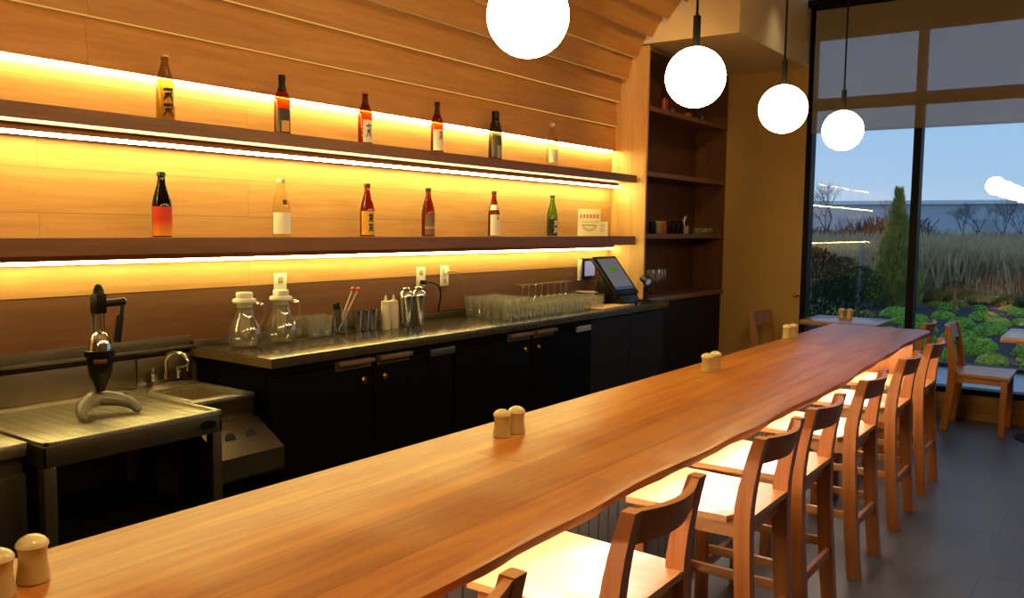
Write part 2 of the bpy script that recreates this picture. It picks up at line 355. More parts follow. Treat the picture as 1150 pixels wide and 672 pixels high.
cab('base_cabinet', 'dark stained two door cabinet beneath the counter below the touch screen', XC-.03, 4.91, YC1-.01, 2)
cab('base_cabinet', 'dark stained cabinet under the bookcase beside the beige wall', XP-.01, YC1+.01, YW-.01, 2)
# ------------------------------------------------------------------ steel work station left of the counter
rl = MB().box(XW-.001, XW+.028, -1.0, YC0-.006, .945, .958, .002).box(XW-.001, XW+.012, -1.0, YC0-.006, .957, 1.0, .001)
tag(rl.build('steel_rail', M['steeld']), 'dull steel ledge rail along the wall above the drainboard', 'rail')
sp = MB().box(XW+.002, XW+.028, -1.0, 2.0, .8035, .925, .001).box(XW+.002, XW+.030, 2.004, YC0-.012, .8035, .925, .001)
tag(sp.build('steel_backsplash', M['steeld']), 'brushed steel backsplash sheet behind juicer and faucet', 'backsplash')
# under-bar unit at the left edge
t = thing('glass_washer', 'low steel unit with recessed black handle left of the drainboard', 'glass washer', (XW+.02, .55, 0))
w = .745; d = .565
MB().box(0, d-.03, 0, w, .09, .755, .003).box(.04, d-.1, .04, w-.04, 0, .09).build('body', M['steeld'], t)
top = MB()
top.box(0, d, 0, .12, .757, .80, .003).box(0, d, w-.12, w, .757, .80, .003).box(0, .14, .12, w-.12, .757, .80).box(d-.13, d, .12, w-.12, .757, .80).box(.14, d-.13, .12, w-.12, .757, .772)
top.build('worktop', M['steel'], t)
MB().lathe([(0, .0), (.05, 0), (.058, .004), (.05, .006)], 24, T(d/2+.05, w-.24, .773)).build('drain_hole', M['black'], t)
dr = MB().box(d-.028, d, .006, w-.006, .10, .70, .004).build('door', M['steeld'], t)
MB().box(d-.004, d+.002, .40, w-.14, .60, .655, .001).build('recessed_handle', M['black'], dr)
# drainboard table
t = thing('drainboard', 'ribbed steel drainboard table carrying the hand juicer', 'drainboard', (XW+.02, 1.31, 0))
w = .655; d = .635
g = MB().box(0, d, 0, w, .785, .792, .001)
for y0, y1 in ((0, .02), (w-.02, w)): g.box(0, d, y0, y1, .79, .803, .002)
g.box(0, .03, 0, w, .79, .803, .002).box(d-.02, d, 0, w, .79, .803, .002)
for k in range(13): g.box(.05, d-.035, .050+k*.045, .083+k*.045, .791, .7935, .001)
g.build('drain_top', M['steel'], t)
MB().box(d-.008, d, 0, w, .72, .786, .001).box(0, d, w-.008, w, .72, .786, .001).box(0, d, 0, .008, .72, .786).build('apron', M['steeld'], t)
for x, y in ((d-.02, .02), (d-.02, w-.02), (.03, .02), (.03, w-.02)):
    MB().box(x-.02, x+.02, y-.02, y+.02, .03, .72, .003).lathe([(.022, 0), (.022, .03), (.014, .03)], 12, T(x, y, 0)).build('leg', M['steeld'], t)
MB().box(.05, d-.10, .04, w-.04, .42, .435, .002).box(.05, d-.1, .04, w-.04, .20, .215, .002).build('undershelf', M['black'], t)
MB().lathe([(.0, 0), (.034, 0), (.034, .003), (0, .003)], 20, T(d+.0005, w-.06, .755) @ Matrix.Rotation(PI/2, 4, 'Y') @ Matrix.Scale(.5, 4, (1, 0, 0))).build('oval_badge', M['black'], t)
# hand sink with sloped bottle apron
t = thing('hand_sink', 'small steel hand sink between drainboard and counter with a sloped holed apron', 'sink', (XW+.02, 1.975, 0))
w = .295; d = .435
g = MB()
g.box(0, .09, 0, w, .78, .80, .004).box(d-.05, d, 0, w, .78, .80, .004).box(.09, d-.05, 0, .035, .78, .80, .003).box(.09, d-.05, w-.035, w, .78, .80, .003)
g.build('rim', M['steel'], t)
g = MB().box(.085, d-.045, .03, w-.03, .63, .64, .002).box(.085, .093, .03, w-.03, .63, .785).box(d-.053, d-.045, .03, w-.03, .63, .785).box(.085, d-.045, .03, .038, .63, .785).box(.085, d-.045, w-.038, w-.03, .63, .785)
g.lathe([(.0, .0), (.02, 0), (.024, .003), (0, .004)], 16, T(.22, w/2, .641)); g.build('basin', M['steel'], t)
g = MB().prism([(d-.012, .70), (d, .785), (d-.01, .785), (d-.03, .70), (d-.03, .50), (.62-.02, .50), (.62, .515), (.62, .60), (d+.02, .70)], w, Matrix.Rotation(PI/2, 4, 'X') @ Matrix.Scale(-1, 4, (0, 0, 1)))
g.build('bottle_apron', M['steeld'], t, smooth=0)
for y in (.10, .20): MB().lathe([(0, 0), (.024, 0), (.024, .004), (0, .004)], 20, T(d+.1, y, .652) @ Matrix.Rotation(math.radians(62), 4, 'Y')).build('bottle_hole', M['black'], t)
MB().box(.06, .12, .04, w-.04, 0, .63, .003).build('pedestal', M['steeld'], t)
# faucet
t = thing('bar_faucet', 'chrome gooseneck faucet with two handles behind the hand sink', 'faucet', (XW+.055, 2.12, .80))
MB().box(-.02, .02, -.075, .075, .0, .03, .006).lathe([(.016, .03), (.014, .06)], 16, T(0, 0, 0)).build('base', M['chrome'], t)
MB().tube([(0, 0, .05), (0, 0, .10)]+[(.05-.05*math.cos(a), .02*(1-math.cos(a)), .10+.045*math.sin(a)) for a in [PI*k/10 for k in range(1, 11)]]+[(.10, .04, .07)], .009, 12).build('spout', M['chrome'], t)
for s in (-1, 1):
    MB().lathe([(.012, .03), (.012, .055), (.016, .06), (.014, .075), (0, .08)], 14, T(0, s*.06, 0)).tube([(0, s*.06, .068), (.035, s*.08, .085)], .005, 8).build('handle', M['chrome'], t)
# juicer
JX, JY = -3.02, 1.66
t = thing('hand_juicer', 'tall black and chrome hand press juicer on a grey horseshoe foot', 'juicer', (JX, JY, .797)); t.scale = (.80, .80, .87)
# horseshoe foot: two arched legs spreading toward the bar
for s in (-1, 1):
    pts = []; rr = []
    for k in range(11):
        a = k/10; pts.append((-.05+.13*a, s*(.0+.125*math.sin(a*PI/2)), .016+.052*math.cos(a*PI/2)**.9)); rr.append(.042-.020*a)
    MB().tube(pts, rr, 16, T(0, 0, .004) @ Matrix.Scale(.86, 4, (0, 0, 1))).sphere(rr[-1], (pts[-1][0], pts[-1][1], pts[-1][2]*.86+.004), 14, 8, (1, 1, .8)).build('foot', M['hammer'], t)
MB().tube([(-.03, 0, .09), (-.035, 0, .20), (-.05, 0, .34), (-.05, 0, .44)], [.022, .014, .012, .012], 12).build('column', M['hammer'], t)
MB().lathe([(.0, .10), (.018, .10), (.028, .125), (.048, .17), (.056, .22), (.058, .262), (.052, .266), (.05, .23), (0, .14)], 28).build('juice_cup', M['plastic'], t)
MB().lathe([(.058, .245), (.066, .248), (.066, .272), (.058, .275), (.05, .262)], 28).build('collar', M['plastic'], t)
MB().box(.050, .060, -.028, .028, .222, .240, .001, M=Matrix.Rotation(math.radians(-28), 4, 'Z')).build('badge', M['brass'], t)
MB().lathe([(.052, .274), (.050, .295), (.042, .322), (.028, .342), (.012, .350), (.012, .36), (0, .36)], 28).build('press_dome', M['chrome'], t)
MB().tube([(0, 0, .355), (0, 0, .46)], .009, 10).tube([(.0, .022, .33), (.0, .022, .43)], .004, 8).build('ram_rod', M['chrome'], t)
MB().box(-.034, .026, -.024, .026, .425, .510, .008).lathe([(.026, .508), (.024, .525), (.013, .545), (0, .55)], 14).build('rack_head', M['plastic'], t)
MB().tube([(0, .01, .465), (.0, .115, .468)], .016, 12).tube([(0, .115, .468), (.012, .095, .40)], .011, 10).tube([(.012, .095, .41), (.02, .07, .30)], [.016, .018], 12).sphere(.018, (0, .115, .468), 12, 8).build('lever_handle', M['plastic'], t)
t = thing('shot_glass', 'small clear glass upside down on the drainboard beside the juicer', 'glass', (-3.13, 1.885, .804))
MB().lathe([(.024, 0), (.020, .062), (0, .062), (0, .054), (.017, .054), (.022, 0), (.024, 0)], 20).build('bowl', M['glass'], t)
# ------------------------------------------------------------------ bottles
def strokes(t, r, z0, h, mat, seed, n=2, a0=0.0, wd=.5):
    """brush strokes wrapped on a round bottle"""
    rnd = random.Random(seed); g = MB()
    def st(u0, v0, u1, v1, w):
        k = 5; polys = []
        du, dv = u1-u0, v1-v0; L_ = math.hypot(du, dv) or 1; nx, ny = -dv/L_*w/2, du/L_*w/2
        for i in range(k):
            q = []
            for (s, e) in ((i, 1), (i+1, 1), (i+1, -1), (i, -1)):
                f_ = s/k; ww = 1-.45*abs(f_-.4)
                u = u0+du*f_+nx*e*ww; vv = v0+dv*f_+ny*e*ww; a = a0+u
                q.append((r*math.cos(a), r*math.sin(a), z0+vv*h))
            polys.append(q)
        g.faces(polys)
    for c in range(n):
        b0 = 1-(c+1)/n; s = 1/n
        st(-wd*.8, b0+s*.78, wd*.8, b0+s*.82, .10); st(0, b0+s*.95, rnd.uniform(-.08, .08), b0+s*.15, .13)
        st(-wd*.6, b0+s*.5, wd*.6, b0+s*.54, .09); st(-.05, b0+s*.5, -wd*.8, b0+s*.12, .11); st(.05, b0+s*.5, wd*.85, b0+s*.1, .12)
        st(wd*.45, b0+s*.72, wd*.7, b0+s*.60, .10)
    return g.build('lettering', mat, t, smooth=0)
INK = plain('black_ink', '0c0a08', .7)
def bmat(n, c, boost=.9): return glass(n, c, .03, 1.5, boost)
G_clear = bmat('clear_bottle_glass', (.93, .90, .74)); G_olive = bmat('olive_bottle_glass', (.62, .52, .24)); G_brown = bmat('amber_brown_glass', (.50, .12, .035))
G_red = bmat('red_brown_glass', (.62, .13, .06)); G_dark = bmat('dark_glass', (.06, .04, .02)); G_green = bmat('green_glass', (.38, .62, .10)); G_grey = bmat('smoked_glass', (.22, .19, .14))
def P_(n, c, r=.5): return plain(n, c, r, vary=.03)
SLIM = [(.0, .0), (1, .004), (1, .50), (.97, .56), (.80, .68), (.56, .79), (.40, .87), (.37, .93), (.40, .935), (.40, .965)]
SHOULDER = [(0, 0), (1, .005), (1, .56), (.96, .61), (.78, .68), (.52, .75), (.40, .82), (.36, .92), (.40, .925), (.40, .965)]
SAKE = [(0, 0), (1, .005), (1, .46), (.97, .52), (.82, .63), (.60, .74), (.44, .82), (.38, .90), (.38, .93), (.42, .935), (.42, .97)]
HOURGLASS = [(0, 0), (1, .005), (.98, .46), (.92, .60), (.72, .75), (.56, .80), (.56, .84), (.50, .845)]
def bottle(x, y, z, r, h, prof, gm, cap, capz, lab, label=None, neck=None, lbl2=None, ink=None, a0=-.25, extra=None):
    t = thing('sake_bottle', lab, 'bottle', (x, y, z), 0, 'bottles on the wall shelves')
    MB().lathe([(a*r, b*h) for a, b in prof], 28).build('glass_body', gm, t)
    cr = prof[-1][0]*r
    MB().lathe([(cr*1.02, capz*h), (cr*1.12, capz*h+.002), (cr*1.12, h-.003), (cr*1.0, h), (0, h)], 20).build('cap', cap, t)
    def rad(f):
        for (r0, z0), (r1, z1) in zip(prof, prof[1:]):
            if z0 <= f <= z1: return r*(r0+(r1-r0)*(f-z0)/max(1e-6, z1-z0))
        return r
    if label:
        m, z0, z1, half = label; k = [(rad(z0+(z1-z0)*i/6)+.0008, (z0+(z1-z0)*i/6)*h) for i in range(7)]
        MB().lathe(k, 24, None, a0-half, a0+half).build('label', m, t)
    if lbl2:
        m, z0, z1, half = lbl2; k = [(rad(z0+(z1-z0)*i/4)+.0012, (z0+(z1-z0)*i/4)*h) for i in range(5)]
        MB().lathe(k, 20, None, a0-half, a0+half).build('neck_label', m, t)
    if neck:
        m, z0, z1 = neck; k = [(rad(z0+(z1-z0)*i/5)+.001, (z0+(z1-z0)*i/5)*h) for i in range(6)]
        MB().lathe(k, 20).build('neck_sleeve', m, t)
    if ink:
        m, z0, z1, n, sd, wd = ink; strokes(t, r+.0022, z0*h, (z1-z0)*h, m, sd, n, a0, wd)
    return t
ZU, ZL = 1.912, 1.438; XB = -3.27
WHITE, GOLD = P_('white_label', 'f1ead8'), P_('gold_label', 'c9a545')
bottle(XB, 2.104, ZU, .037, .272, SLIM, G_olive, P_('straw_cap', 'd8c27a'), .965, 'slim clear bottle with black brush lettering, first on the upper shelf', ink=(INK, .06, .52, 2, 3, .62))
bottle(XB, 2.708, ZU, .038, .280, SHOULDER, G_red, P_('black_cap', '0d0b0b', .3), .90, 'red bottle with long black neck and dark label on the upper shelf', (P_('dark_label', '3c3026'), .05, .44, 1.25), neck=(P_('black_sleeve', '120c0b', .3), .74, .93), lbl2=(GOLD, .06, .24, .5))
bottle(XB, 3.249, ZU, .038, .276, SHOULDER, G_brown, P_('tan_cap', 'b9883c'), .955, 'amber bottle with tan cap and white brushed label on the upper shelf', (WHITE, .05, .46, .8), neck=(P_('maroon_band', '42100c'), .74, .84), ink=(P_('grey_ink', '554a44'), .10, .42, 1, 5, .5))
bottle(XB, 3.822, ZU, .037, .292, SHOULDER, G_brown, P_('black_cap2', '15100e', .3), .955, 'amber bottle with dark red neck and plain white label on the upper shelf', (WHITE, .06, .46, 1.2), neck=(P_('dark_red_sleeve', '4a0f0c', .4), .74, .955), ink=(P_('red_ink', 'a0402c'), .24, .44, 1, 8, .35))
bottle(XB, 4.38, ZU, .043, .305, HOURGLASS, G_grey, P_('black_stopper', '0b0b0c', .3), .845, 'dark grey tapering bottle with broad black stopper on the upper shelf', (P_('charcoal_label', '4a4640'), .06, .50, 1.2), lbl2=(P_('silver_label', '9a9488'), .05, .30, .35))
bottle(XB, 5.035, ZU, .041, .298, SLIM, G_clear, P_('white_cap', 'e8dfc8'), .93, 'small clear bottle with white cap and white label, last on the upper shelf', (WHITE, .10, .40, 1.3), lbl2=(P_('black_tag', '1b1a18'), .56, .63, .3))
RO = None
def redorange():
    m, nt, out = newmat('red_to_yellow_label'); L = nt.links.new
    p = N(nt, 'ShaderNodeBsdfPrincipled'); tc = N(nt, 'ShaderNodeTexCoord'); s = N(nt, 'ShaderNodeSeparateXYZ'); L(tc.outputs['Generated'], s.inputs[0])
    cr = N(nt, 'ShaderNodeValToRGB'); cr.color_ramp.elements[0].color = lin('f0a020'); cr.color_ramp.elements[1].color = lin('d8321a'); cr.color_ramp.elements[1].position = .55
    L(s.outputs[2], cr.inputs['Fac']); L(cr.outputs['Color'], p.inputs['Base Color']); L(p.outputs[0], out.inputs['Surface']); return m
bottle(XB, 2.078, ZL, .039, .268, SAKE, G_dark, P_('black_cap3', '100d0b', .3), .935, 'black bottle with red and orange label on the lower shelf', (redorange(), .02, .47, 1.5))
bottle(XB, 2.698, ZL, .042, .272, SLIM, G_clear, P_('white_cap2', 'eee6d0'), .93, 'clear bottle with broad white label and white cap on the lower shelf', (P_('bright_white_label', 'f7f3e6'), .05, .42, 1.5), lbl2=(P_('dark_seal', '22281c'), .56, .64, .25), ink=(P_('gold_ink', 'a89048'), .02, .06, 1, 6, .9))
bottle(XB, 3.263, ZL, .038, .277, SAKE, G_brown, P_('brown_cap', '3a1c10', .4), .935, 'brown bottle with yellow brush lettered label on the lower shelf', (P_('yellow_label', 'e0a838'), .03, .48, 1.4), ink=(INK, .08, .44, 2, 9, .4))
bottle(XB, 3.748, ZL, .038, .275, SAKE, G_brown, P_('dark_cap', '2a1a10', .4), .935, 'brown bottle with dull grey striped label on the lower shelf', (P_('dull_label', '7d6248'), .03, .46, 1.1), lbl2=(P_('pale_stripe', 'b59c78'), .16, .21, 1.12))
bottle(XB, 4.375, ZL, .037, .283, SAKE, G_brown, P_('brown_cap2', '35160f', .4), .935, 'brown bottle with white neck label and tall white label on the lower shelf', (WHITE, .02, .48, 1.3), lbl2=(P_('neck_paper', 'eadfca'), .58, .70, 1.5), ink=(P_('red_seal', '8a3a2a'), .36, .44, 1, 11, .18))
bottle(XB, 5.05, ZL, .038, .281, SAKE, G_green, P_('dark_green_cap', '1c2a12', .4), .935, 'green bottle with black and white label on the lower shelf', (P_('black_label', '16120f'), .03, .42, 1.4), ink=(WHITE, .06, .40, 2, 12, .5))
# printed cards on the lower shelf
def card(lab, x, y, w, h, rz, big):
    t = thing('menu_card', lab, 'card', (x, y, ZL), rz)
    MB().box(-.006, .006, -w/2, w/2, 0, h, .001).build('board', P_('card_white', 'f3e6c6'), t, smooth=0)
    rnd = random.Random(4 if big else 9); red, gry = MB(), MB(); X = .0066
    def seg(g, a, b, wd):
        a, b = Vector(a), Vector(b); d = (b-a).normalized(); n = Vector((-d.y, d.x))*wd/2
        g.faces([[(X, p.x, p.y) for p in (a+n, b+n, b-n, a-n)]])
    if big:
        for k in range(6):
            u = -w*.36+k*w*.145; zt, zb = h*.80, h*.66
            seg(red, (u-.006, zb), (u-.004, zt), .008); seg(red, (u-.004, (zt+zb)/2), (u+.010, zt), .006); seg(red, (u-.002, (zt+zb)/2), (u+.010, zb), .006)
        seg(gry, (-w*.42, h*.52), (w*.42, h*.52), .003)
        for k in range(24):
            a0, a1 = PI+PI*k/24, PI+PI*(k+1)/24
            for q in (.052, .040): seg(gry, (q*math.cos(a0), h*.40+q*.8*math.sin(a0)), (q*math.cos(a1), h*.40+q*.8*math.sin(a1)), .004)
        seg(gry, (-.056, h*.40), (.056, h*.40), .006)
        red.build('red_lettering', P_('card_red', 'd24a36'), t, smooth=0)
    else:
        for k in range(5): seg(gry, (-w*.36, h*(.82-.13*k)), (w*rnd.uniform(.1, .36), h*(.82-.13*k)), .004)
    gry.build('line_drawing', P_('card_grey', '8f7d68'), t, smooth=0)
card('tall white card with red lettering at the end of the lower shelf', -3.285, 5.58, .172, .20, math.radians(-48), True)
card('small white card leaning beside the tall lettered card', -3.30, 5.80, .09, .108, math.radians(-48), False)
# ------------------------------------------------------------------ things on the back counter
def pitcher(y, lab, s):
    t = thing('glass_pitcher', lab, 'pitcher', (-3.215, y, ZC), 0)
    MB().lathe([(0, .002), (.042, .002), (.060, .010), (.072, .034), (.0745, .058), (.069, .088), (.054, .118), (.043, .142), (.040, .170), (.041, .195), (.039, .195), (.038, .170), (.041, .142), (.052, .118), (.067, .088), (.0725, .058), (.070, .036), (.058, .013), (.040, .008), (0, .008)], 32).build('bowl', M['glass'], t)
    MB().lathe([(.034, .178), (.034, .197), (.050, .199), (.053, .206), (.050, .216), (.036, .220), (.037, .240), (.033, .246), (0, .246)], 28).build('lid', M['white'], t)
    MB().lathe([(.0, .04), (.010, .042), (.014, .055), (.021, .06), (.021, .175), (0, .175)], 18).build('infuser', M['frost'], t)
    a = math.radians(s); c, n = math.cos(a), math.sin(a)
    MB().tube([(q*c, q*n, z) for q, z in ((.040, .188), (.062, .195), (.086, .185), (.095, .155), (.090, .12), (.067, .085))], .0055, 8).build('handle', M['glass'], t)
pitcher(2.44, 'round glass pitcher with white lid nearest the counter end', 75)
pitcher(2.645, 'round glass pitcher with white lid beside the row of tumblers', 75)
def tumbler(lab, grp, h=.10, r=.034):
    t = thing('tumbler', lab, 'glass', (0, 0, 0), 0, grp)
    MB().lathe([(0, .0), (r*.86, 0), (r*.9, .003), (r, h), (r*.95, h), (r*.86, .012), (0, .010)], 16).build('cup', M['tumbler'], t); return t
first = tumbler('clear short tumbler in the line between pitchers and swizzle glass', 'tumblers beside the pitchers', .105, .034)
for i, (x, y) in enumerate([(-3.29, 2.80), (-3.29, 2.875), (-3.29, 2.95), (-3.21, 2.84), (-3.21, 2.915)]):
    if i == 0: first.location = (x, y, ZC)
    else: dup(first, (x, y, ZC))
t = thing('swizzle_glass', 'glass holding red tipped swizzle sticks and dark straws', 'glass', (-3.24, 3.04, ZC))
MB().lathe([(0, 0), (.034, 0), (.037, .004), (.039, .125), (.037, .125), (.034, .012), (0, .010)], 20).build('cup', M['glass'], t)
for k, (dx, dy) in enumerate(((.02, .055), (.0, .075), (.03, .085))):
    st = MB().tube([(-.008+.004*k, -.015, .014), (dx, dy+.01, .22)], .0035, 6).build('swizzle_stick', M['milky'], t)
    MB().sphere(.011, (dx, dy+.012, .225), 10, 6, (1, 1.2, .9)).build('red_tip', P_('red_tip', 'd8301c'), st)
for k in range(4): MB().tube([(.0, .01*k-.015, .014), (-.015+.008*k, -.03+.004*k, .150+.004*k)], .004, 6).build('straw', M['plastic'], t)
sh = thing('jigger_cup', 'small steel cup in a row of three beside the squeeze bottles', 'cup', (-3.235, 3.155, ZC), 0, 'steel cups beside the squeeze bottles')
MB().lathe([(0, 0), (.017, 0), (.020, .003), (.026, .112), (.024, .112), (.018, .006), (0, .006)], 18).build('cup', M['chrome'], sh)
for y in (3.21, 3.265): dup(sh, (-3.235, y, ZC))
for y, lab in ((3.33, 'milky white squeeze bottle beside the small steel cups'), (3.39, 'milky white squeeze bottle beside the cocktail shakers')):
    t = thing('squeeze_bottle', lab, 'squeeze bottle', (-3.20, y, ZC))
    MB().lathe([(0, 0), (.024, 0), (.026, .003), (.026, .125), (.022, .135), (0, .135)], 20).build('body', M['milky'], t)
    MB().lathe([(.024, .134), (.024, .150), (.010, .154), (.0035, .182), (0, .182)], 16).build('nozzle', M['milky'], t)
for y, lab in ((3.475, 'polished steel cocktail shaker beside the squeeze bottles'), (3.575, 'polished steel cocktail shaker nearest the wall outlets')):
    t = thing('cocktail_shaker', lab, 'shaker', (-3.19, y, ZC))
    MB().lathe([(0, 0), (.029, 0), (.031, .004), (.042, .165), (.043, .168)], 28).build('tin', M['chrome'], t)
    MB().lathe([(.043, .167), (.042, .178), (.034, .192), (.022, .200), (.022, .212), (.016, .216), (0, .216)], 28).build('cap', M['chrome'], t)
# outlets
def outlet(y, z0, z1, lab):
    t = thing('wall_outlet', lab, 'outlet', (XW, y, (z0+z1)/2)); h = (z1-z0)/2
    MB().box(0, .006, -.038, .038, -h, h, .002).build('cover_plate', M['white'], t)
    for s in (-1, 1): MB().box(.005, .009, -.016, .016, s*.03-.014, s*.03+.014, .002).build('socket', M['cream'], t)
    return t
outlet(2.78, 1.135, 1.257, 'white wall outlet behind the second glass pitcher'); outlet(3.815, 1.135, 1.257, 'white wall outlet with the black plug'); outlet(4.03, 1.135, 1.257, 'white wall outlet with the pale plug')
t = thing('power_cord', 'black plug and cord running from the outlet down along the counter curb', 'cord', (XW+.009, 3.815, 1.168))
MB().box(0, .03, -.012, .016, -.012, .012, .004).build('plug', M['plastic'], t)
MB().tube([(.028, .0, 0), (.05, .04, .0), (.055, .10, -.03), (.04, .13, -.09), (.03, .12, -.16), (.02, .13, -.185), (.018, .25, -.182), (.016, .40, -.186), (.016, .52, -.182)], .005, 8).build('cable', M['plastic'], t)
t = thing('power_cord', 'pale plug and thin cord hanging from the outlet beside the tumblers', 'cord', (XW+.009, 4.03, 1.222))
MB().box(0, .028, -.012, .014, -.012, .012, .004).build('plug', M['white'], t)
MB().tube([(.026, 0, 0), (.045, .05, -.0), (.045, .11, -.05), (.03, .15, -.14), (.02, .18, -.24), (.018, .24, -.245)], .0035, 8).build('cable', M['cream'], t)
# the bank of tumblers : tall ones at the near end, short ones after
tall = tumbler('tall clear tumbler in the upright rows at the near end of the glass bank', 'tall tumblers on the counter', .125, .033)
short = tumbler('short clear tumbler in the crowded rows on the counter below the outlets', 'short tumblers on the counter', .088, .034)
ft = fs = True
for c in range(14):
    for r in range(5):
        x, y = -2.96-.078*r, 4.10+.083*c+.012*r+random.uniform(-.004, .004)
        if c < 4 and r > 0 or (c < 2):
            if ft: tall.location = (x, y, ZC); ft = False
            else: dup(tall, (x, y, ZC), random.uniform(0, 6))
        elif r < 4 or c < 7:
            if fs: short.location = (x, y, ZC); fs = False
            else: dup(short, (x, y, ZC), random.uniform(0, 6))
wg = thing('wine_glass', 'stemmed wine glass standing upside down behind the tumblers', 'wine glass', (-3.285, 4.72, ZC), 0, 'upturned wine glasses')
MB().lathe([(.030, 0), (.036, .03), (.034, .055), (.020, .078), (.0045, .09), (.0035, .155), (.010, .164), (.034, .168), (.034, .171), (0, .172)], 18).build('bowl_and_stem', M['tumbler'], wg)
for k in range(1, 8): dup(wg, (-3.285, 4.72+.079*k, ZC))
# touch screen terminal
t = thing('touch_screen_terminal', 'black tilted touch screen terminal on the counter beside the bookcase', 'terminal', (-3.03, 5.55, ZC), math.radians(0))
MT = T(.0, 0, .215) @ Matrix.Rotation(math.radians(-38), 4, 'Y')
MB().box(-.032, .0, -.168, .168, -.168, .168, .008, M=MT).build('screen_housing', M['plastic'], t)
MB().faces([[MT @ Vector(q) for q in ((.0015, -.138, -.125), (.0015, .138, -.125), (.0015, .138, .145), (.0015, -.138, .145))]]).build('screen', plain('dim_screen', '2a2c30', .2, emis='6a6d74', estr=.7), t, smooth=0)
el = MB(); el.faces([[MT @ Vector((.003, .075*math.cos(a), .05+.024*math.sin(a)*(1+.25*math.cos(3*a)))) for a in [2*PI*k/28 for k in range(28)]]])
el.build('green_emblem', plain('green_emblem', '4f8a2a', .4, emis='4a8026', estr=.25), t, smooth=0)
MB().faces([[MT @ Vector(q) for q in ((.0025, -.138, -.122), (.0025, .138, -.122), (.0025, .138, -.104), (.0025, -.138, -.104))]]).build('task_bar', plain('blue_bar', '20304a', .3, emis='33507a', estr=.5), t, smooth=0)
MB().prism([(-.17, 0), (.12, 0), (.13, .02), (.115, .07), (.075, .09), (.0, .18), (-.05, .23), (-.08, .22), (-.10, .10), (-.17, .03)], .24, T(0, .12, 0) @ Matrix.Rotation(PI/2, 4, 'X'), .006).build('stand', M['plastic'], t)
t = thing('wall_tablet', 'small black framed display with lit lavender screen on the timber wall', 'display', (XW, 5.725, 1.19))
MB().box(0, .03, -.105, .105, -.082, .076, .004).build('frame', M['plastic'], t)
MB().box(0, .026, -.135, -.106, -.09, .07, .003).build('bracket', M['white'], t)
MB().box(.0295, .0315, -.075, .075, -.058, .055).build('screen', plain('lavender_screen', '7d7f9c', .2, emis='8f93b8', estr=.75), t, smooth=0)
# menus, tray, scanner
for k in range(4):
    t = thing('menu_folder', ['black menu folder at the bottom of the pile beside the touch screen', 'second black menu folder from the bottom of the pile', 'third black menu folder from the bottom of the pile', 'topmost black menu folder under the loose papers'][k], 'menu', (-3.16, 5.34+.004*k, ZC+.0225*k), math.radians(-3+2*k), 'pile of menu folders')
    MB().box(-.11, .11, -.085, .085, .0, .021, .002).build('cover', M['plastic'], t)
    MB().box(.10, .1115, -.082, .082, .006, .015).box(-.10, .10, -.0862, -.08, .006, .015).build('pages', M['cream'], t, smooth=0)
t = thing('paper_stack', 'loose crumpled papers lying on top of the black menu folders', 'papers', (-3.165, 5.355, ZC+.091))
g = MB()
for k in range(4): g.box(-.07, .07, -.06, .06, .0015*k, .0015*k+.001, M=Matrix.Rotation(.25*k, 4, 'Z'))
g.build('sheets', M['cream'], t, smooth=0)
t = thing('wooden_board', 'pale wooden board lying at the counter edge before the touch screen', 'board', (-2.945, 5.30, ZC), math.radians(2))
MB().box(-.085, .085, -.24, .24, .0, .014, .004).build('plank', M['panel'], t)
t = thing('barcode_scanner', 'black hand scanner on a stand beside the touch screen', 'scanner', (-2.985, 5.93, ZC), math.radians(-20))
MB().lathe([(0, 0), (.05, 0), (.05, .01), (.018, .016), (.014, .05), (.014, .11), (0, .115)], 20).build('stand', M['plastic'], t)
MB().tube([(-.035, .0, .175), (.03, 0, .15)], [.026, .032], 14).tube([(-.015, 0, .16), (.03, .02, .08), (.05, .03, .06)], [.018, .014, .018], 10).build('scanner_head', M['plastic'], t)
MB().lathe([(0, 0), (.024, 0), (.024, .003), (0, .003)], 16, T(.031, 0, .15) @ Matrix.Rotation(math.radians(111), 4, 'Y')).build('scan_window', plain('scan_window', '8d8fae', .2, emis='7d82a8', estr=.5), t)
# ------------------------------------------------------------------ small things in the bookcase
def jar(name, lab, cat, y, zs, r, h, mat, capm=None, grp=None, x=-3.17, neck=False):
    t = thing(name, lab, cat, (x, y, zs), 0, grp)
    if neck: MB().lathe([(0, 0), (r, 0), (r, h*.55), (r*.8, h*.66), (r*.35, h*.76), (r*.35, h*.95), (0, h*.95)], 18).build('body', mat, t)
    else: MB().lathe([(0, 0), (r*.94, 0), (r, .004), (r, h*.86), (r*.9, h*.9), (0, h*.9)], 18).build('body', mat, t)
    if capm: MB().lathe([(r*(.42 if neck else .8), h*.87), (r*(.42 if neck else .8), h), (0, h)], 16).build('lid', capm, t)
    return t
z3 = 1.457
jar('spice_jar', 'small black jar against the lit panel on the third bookcase shelf', 'jar', 6.40, z3, .030, .10, M['plastic'], M['black'])
jar('tea_tin', 'cream tin beside the orange tin in the bookcase', 'tin', 6.49, z3, .032, .105, P_('cream_tin', 'a58b5c'), M['cream'])
jar('tea_tin', 'orange tin beside the cream tin in the bookcase', 'tin', 6.59, z3, .034, .105, P_('orange_tin', 'a8501c'), P_('orange_lid', 'b86a2c'))
for k, (y, lab) in enumerate(((6.70, 'black bottle standing next to the orange tin'), (6.80, 'black bottle in the middle of the three dark bookcase bottles'), (6.90, 'black bottle next to the white topped mixer'))):
    jar('dark_bottle', lab, 'bottle', y, z3, .042, .10+.01*(k % 2), M['plastic'], M['black'], 'dark bottles on the bookcase shelf')
t = jar('mixer_jar', 'cream jar with a curved white handle on the third bookcase shelf', 'jar', 7.02, z3, .036, .075, P_('cream_jar', 'b59a76'))
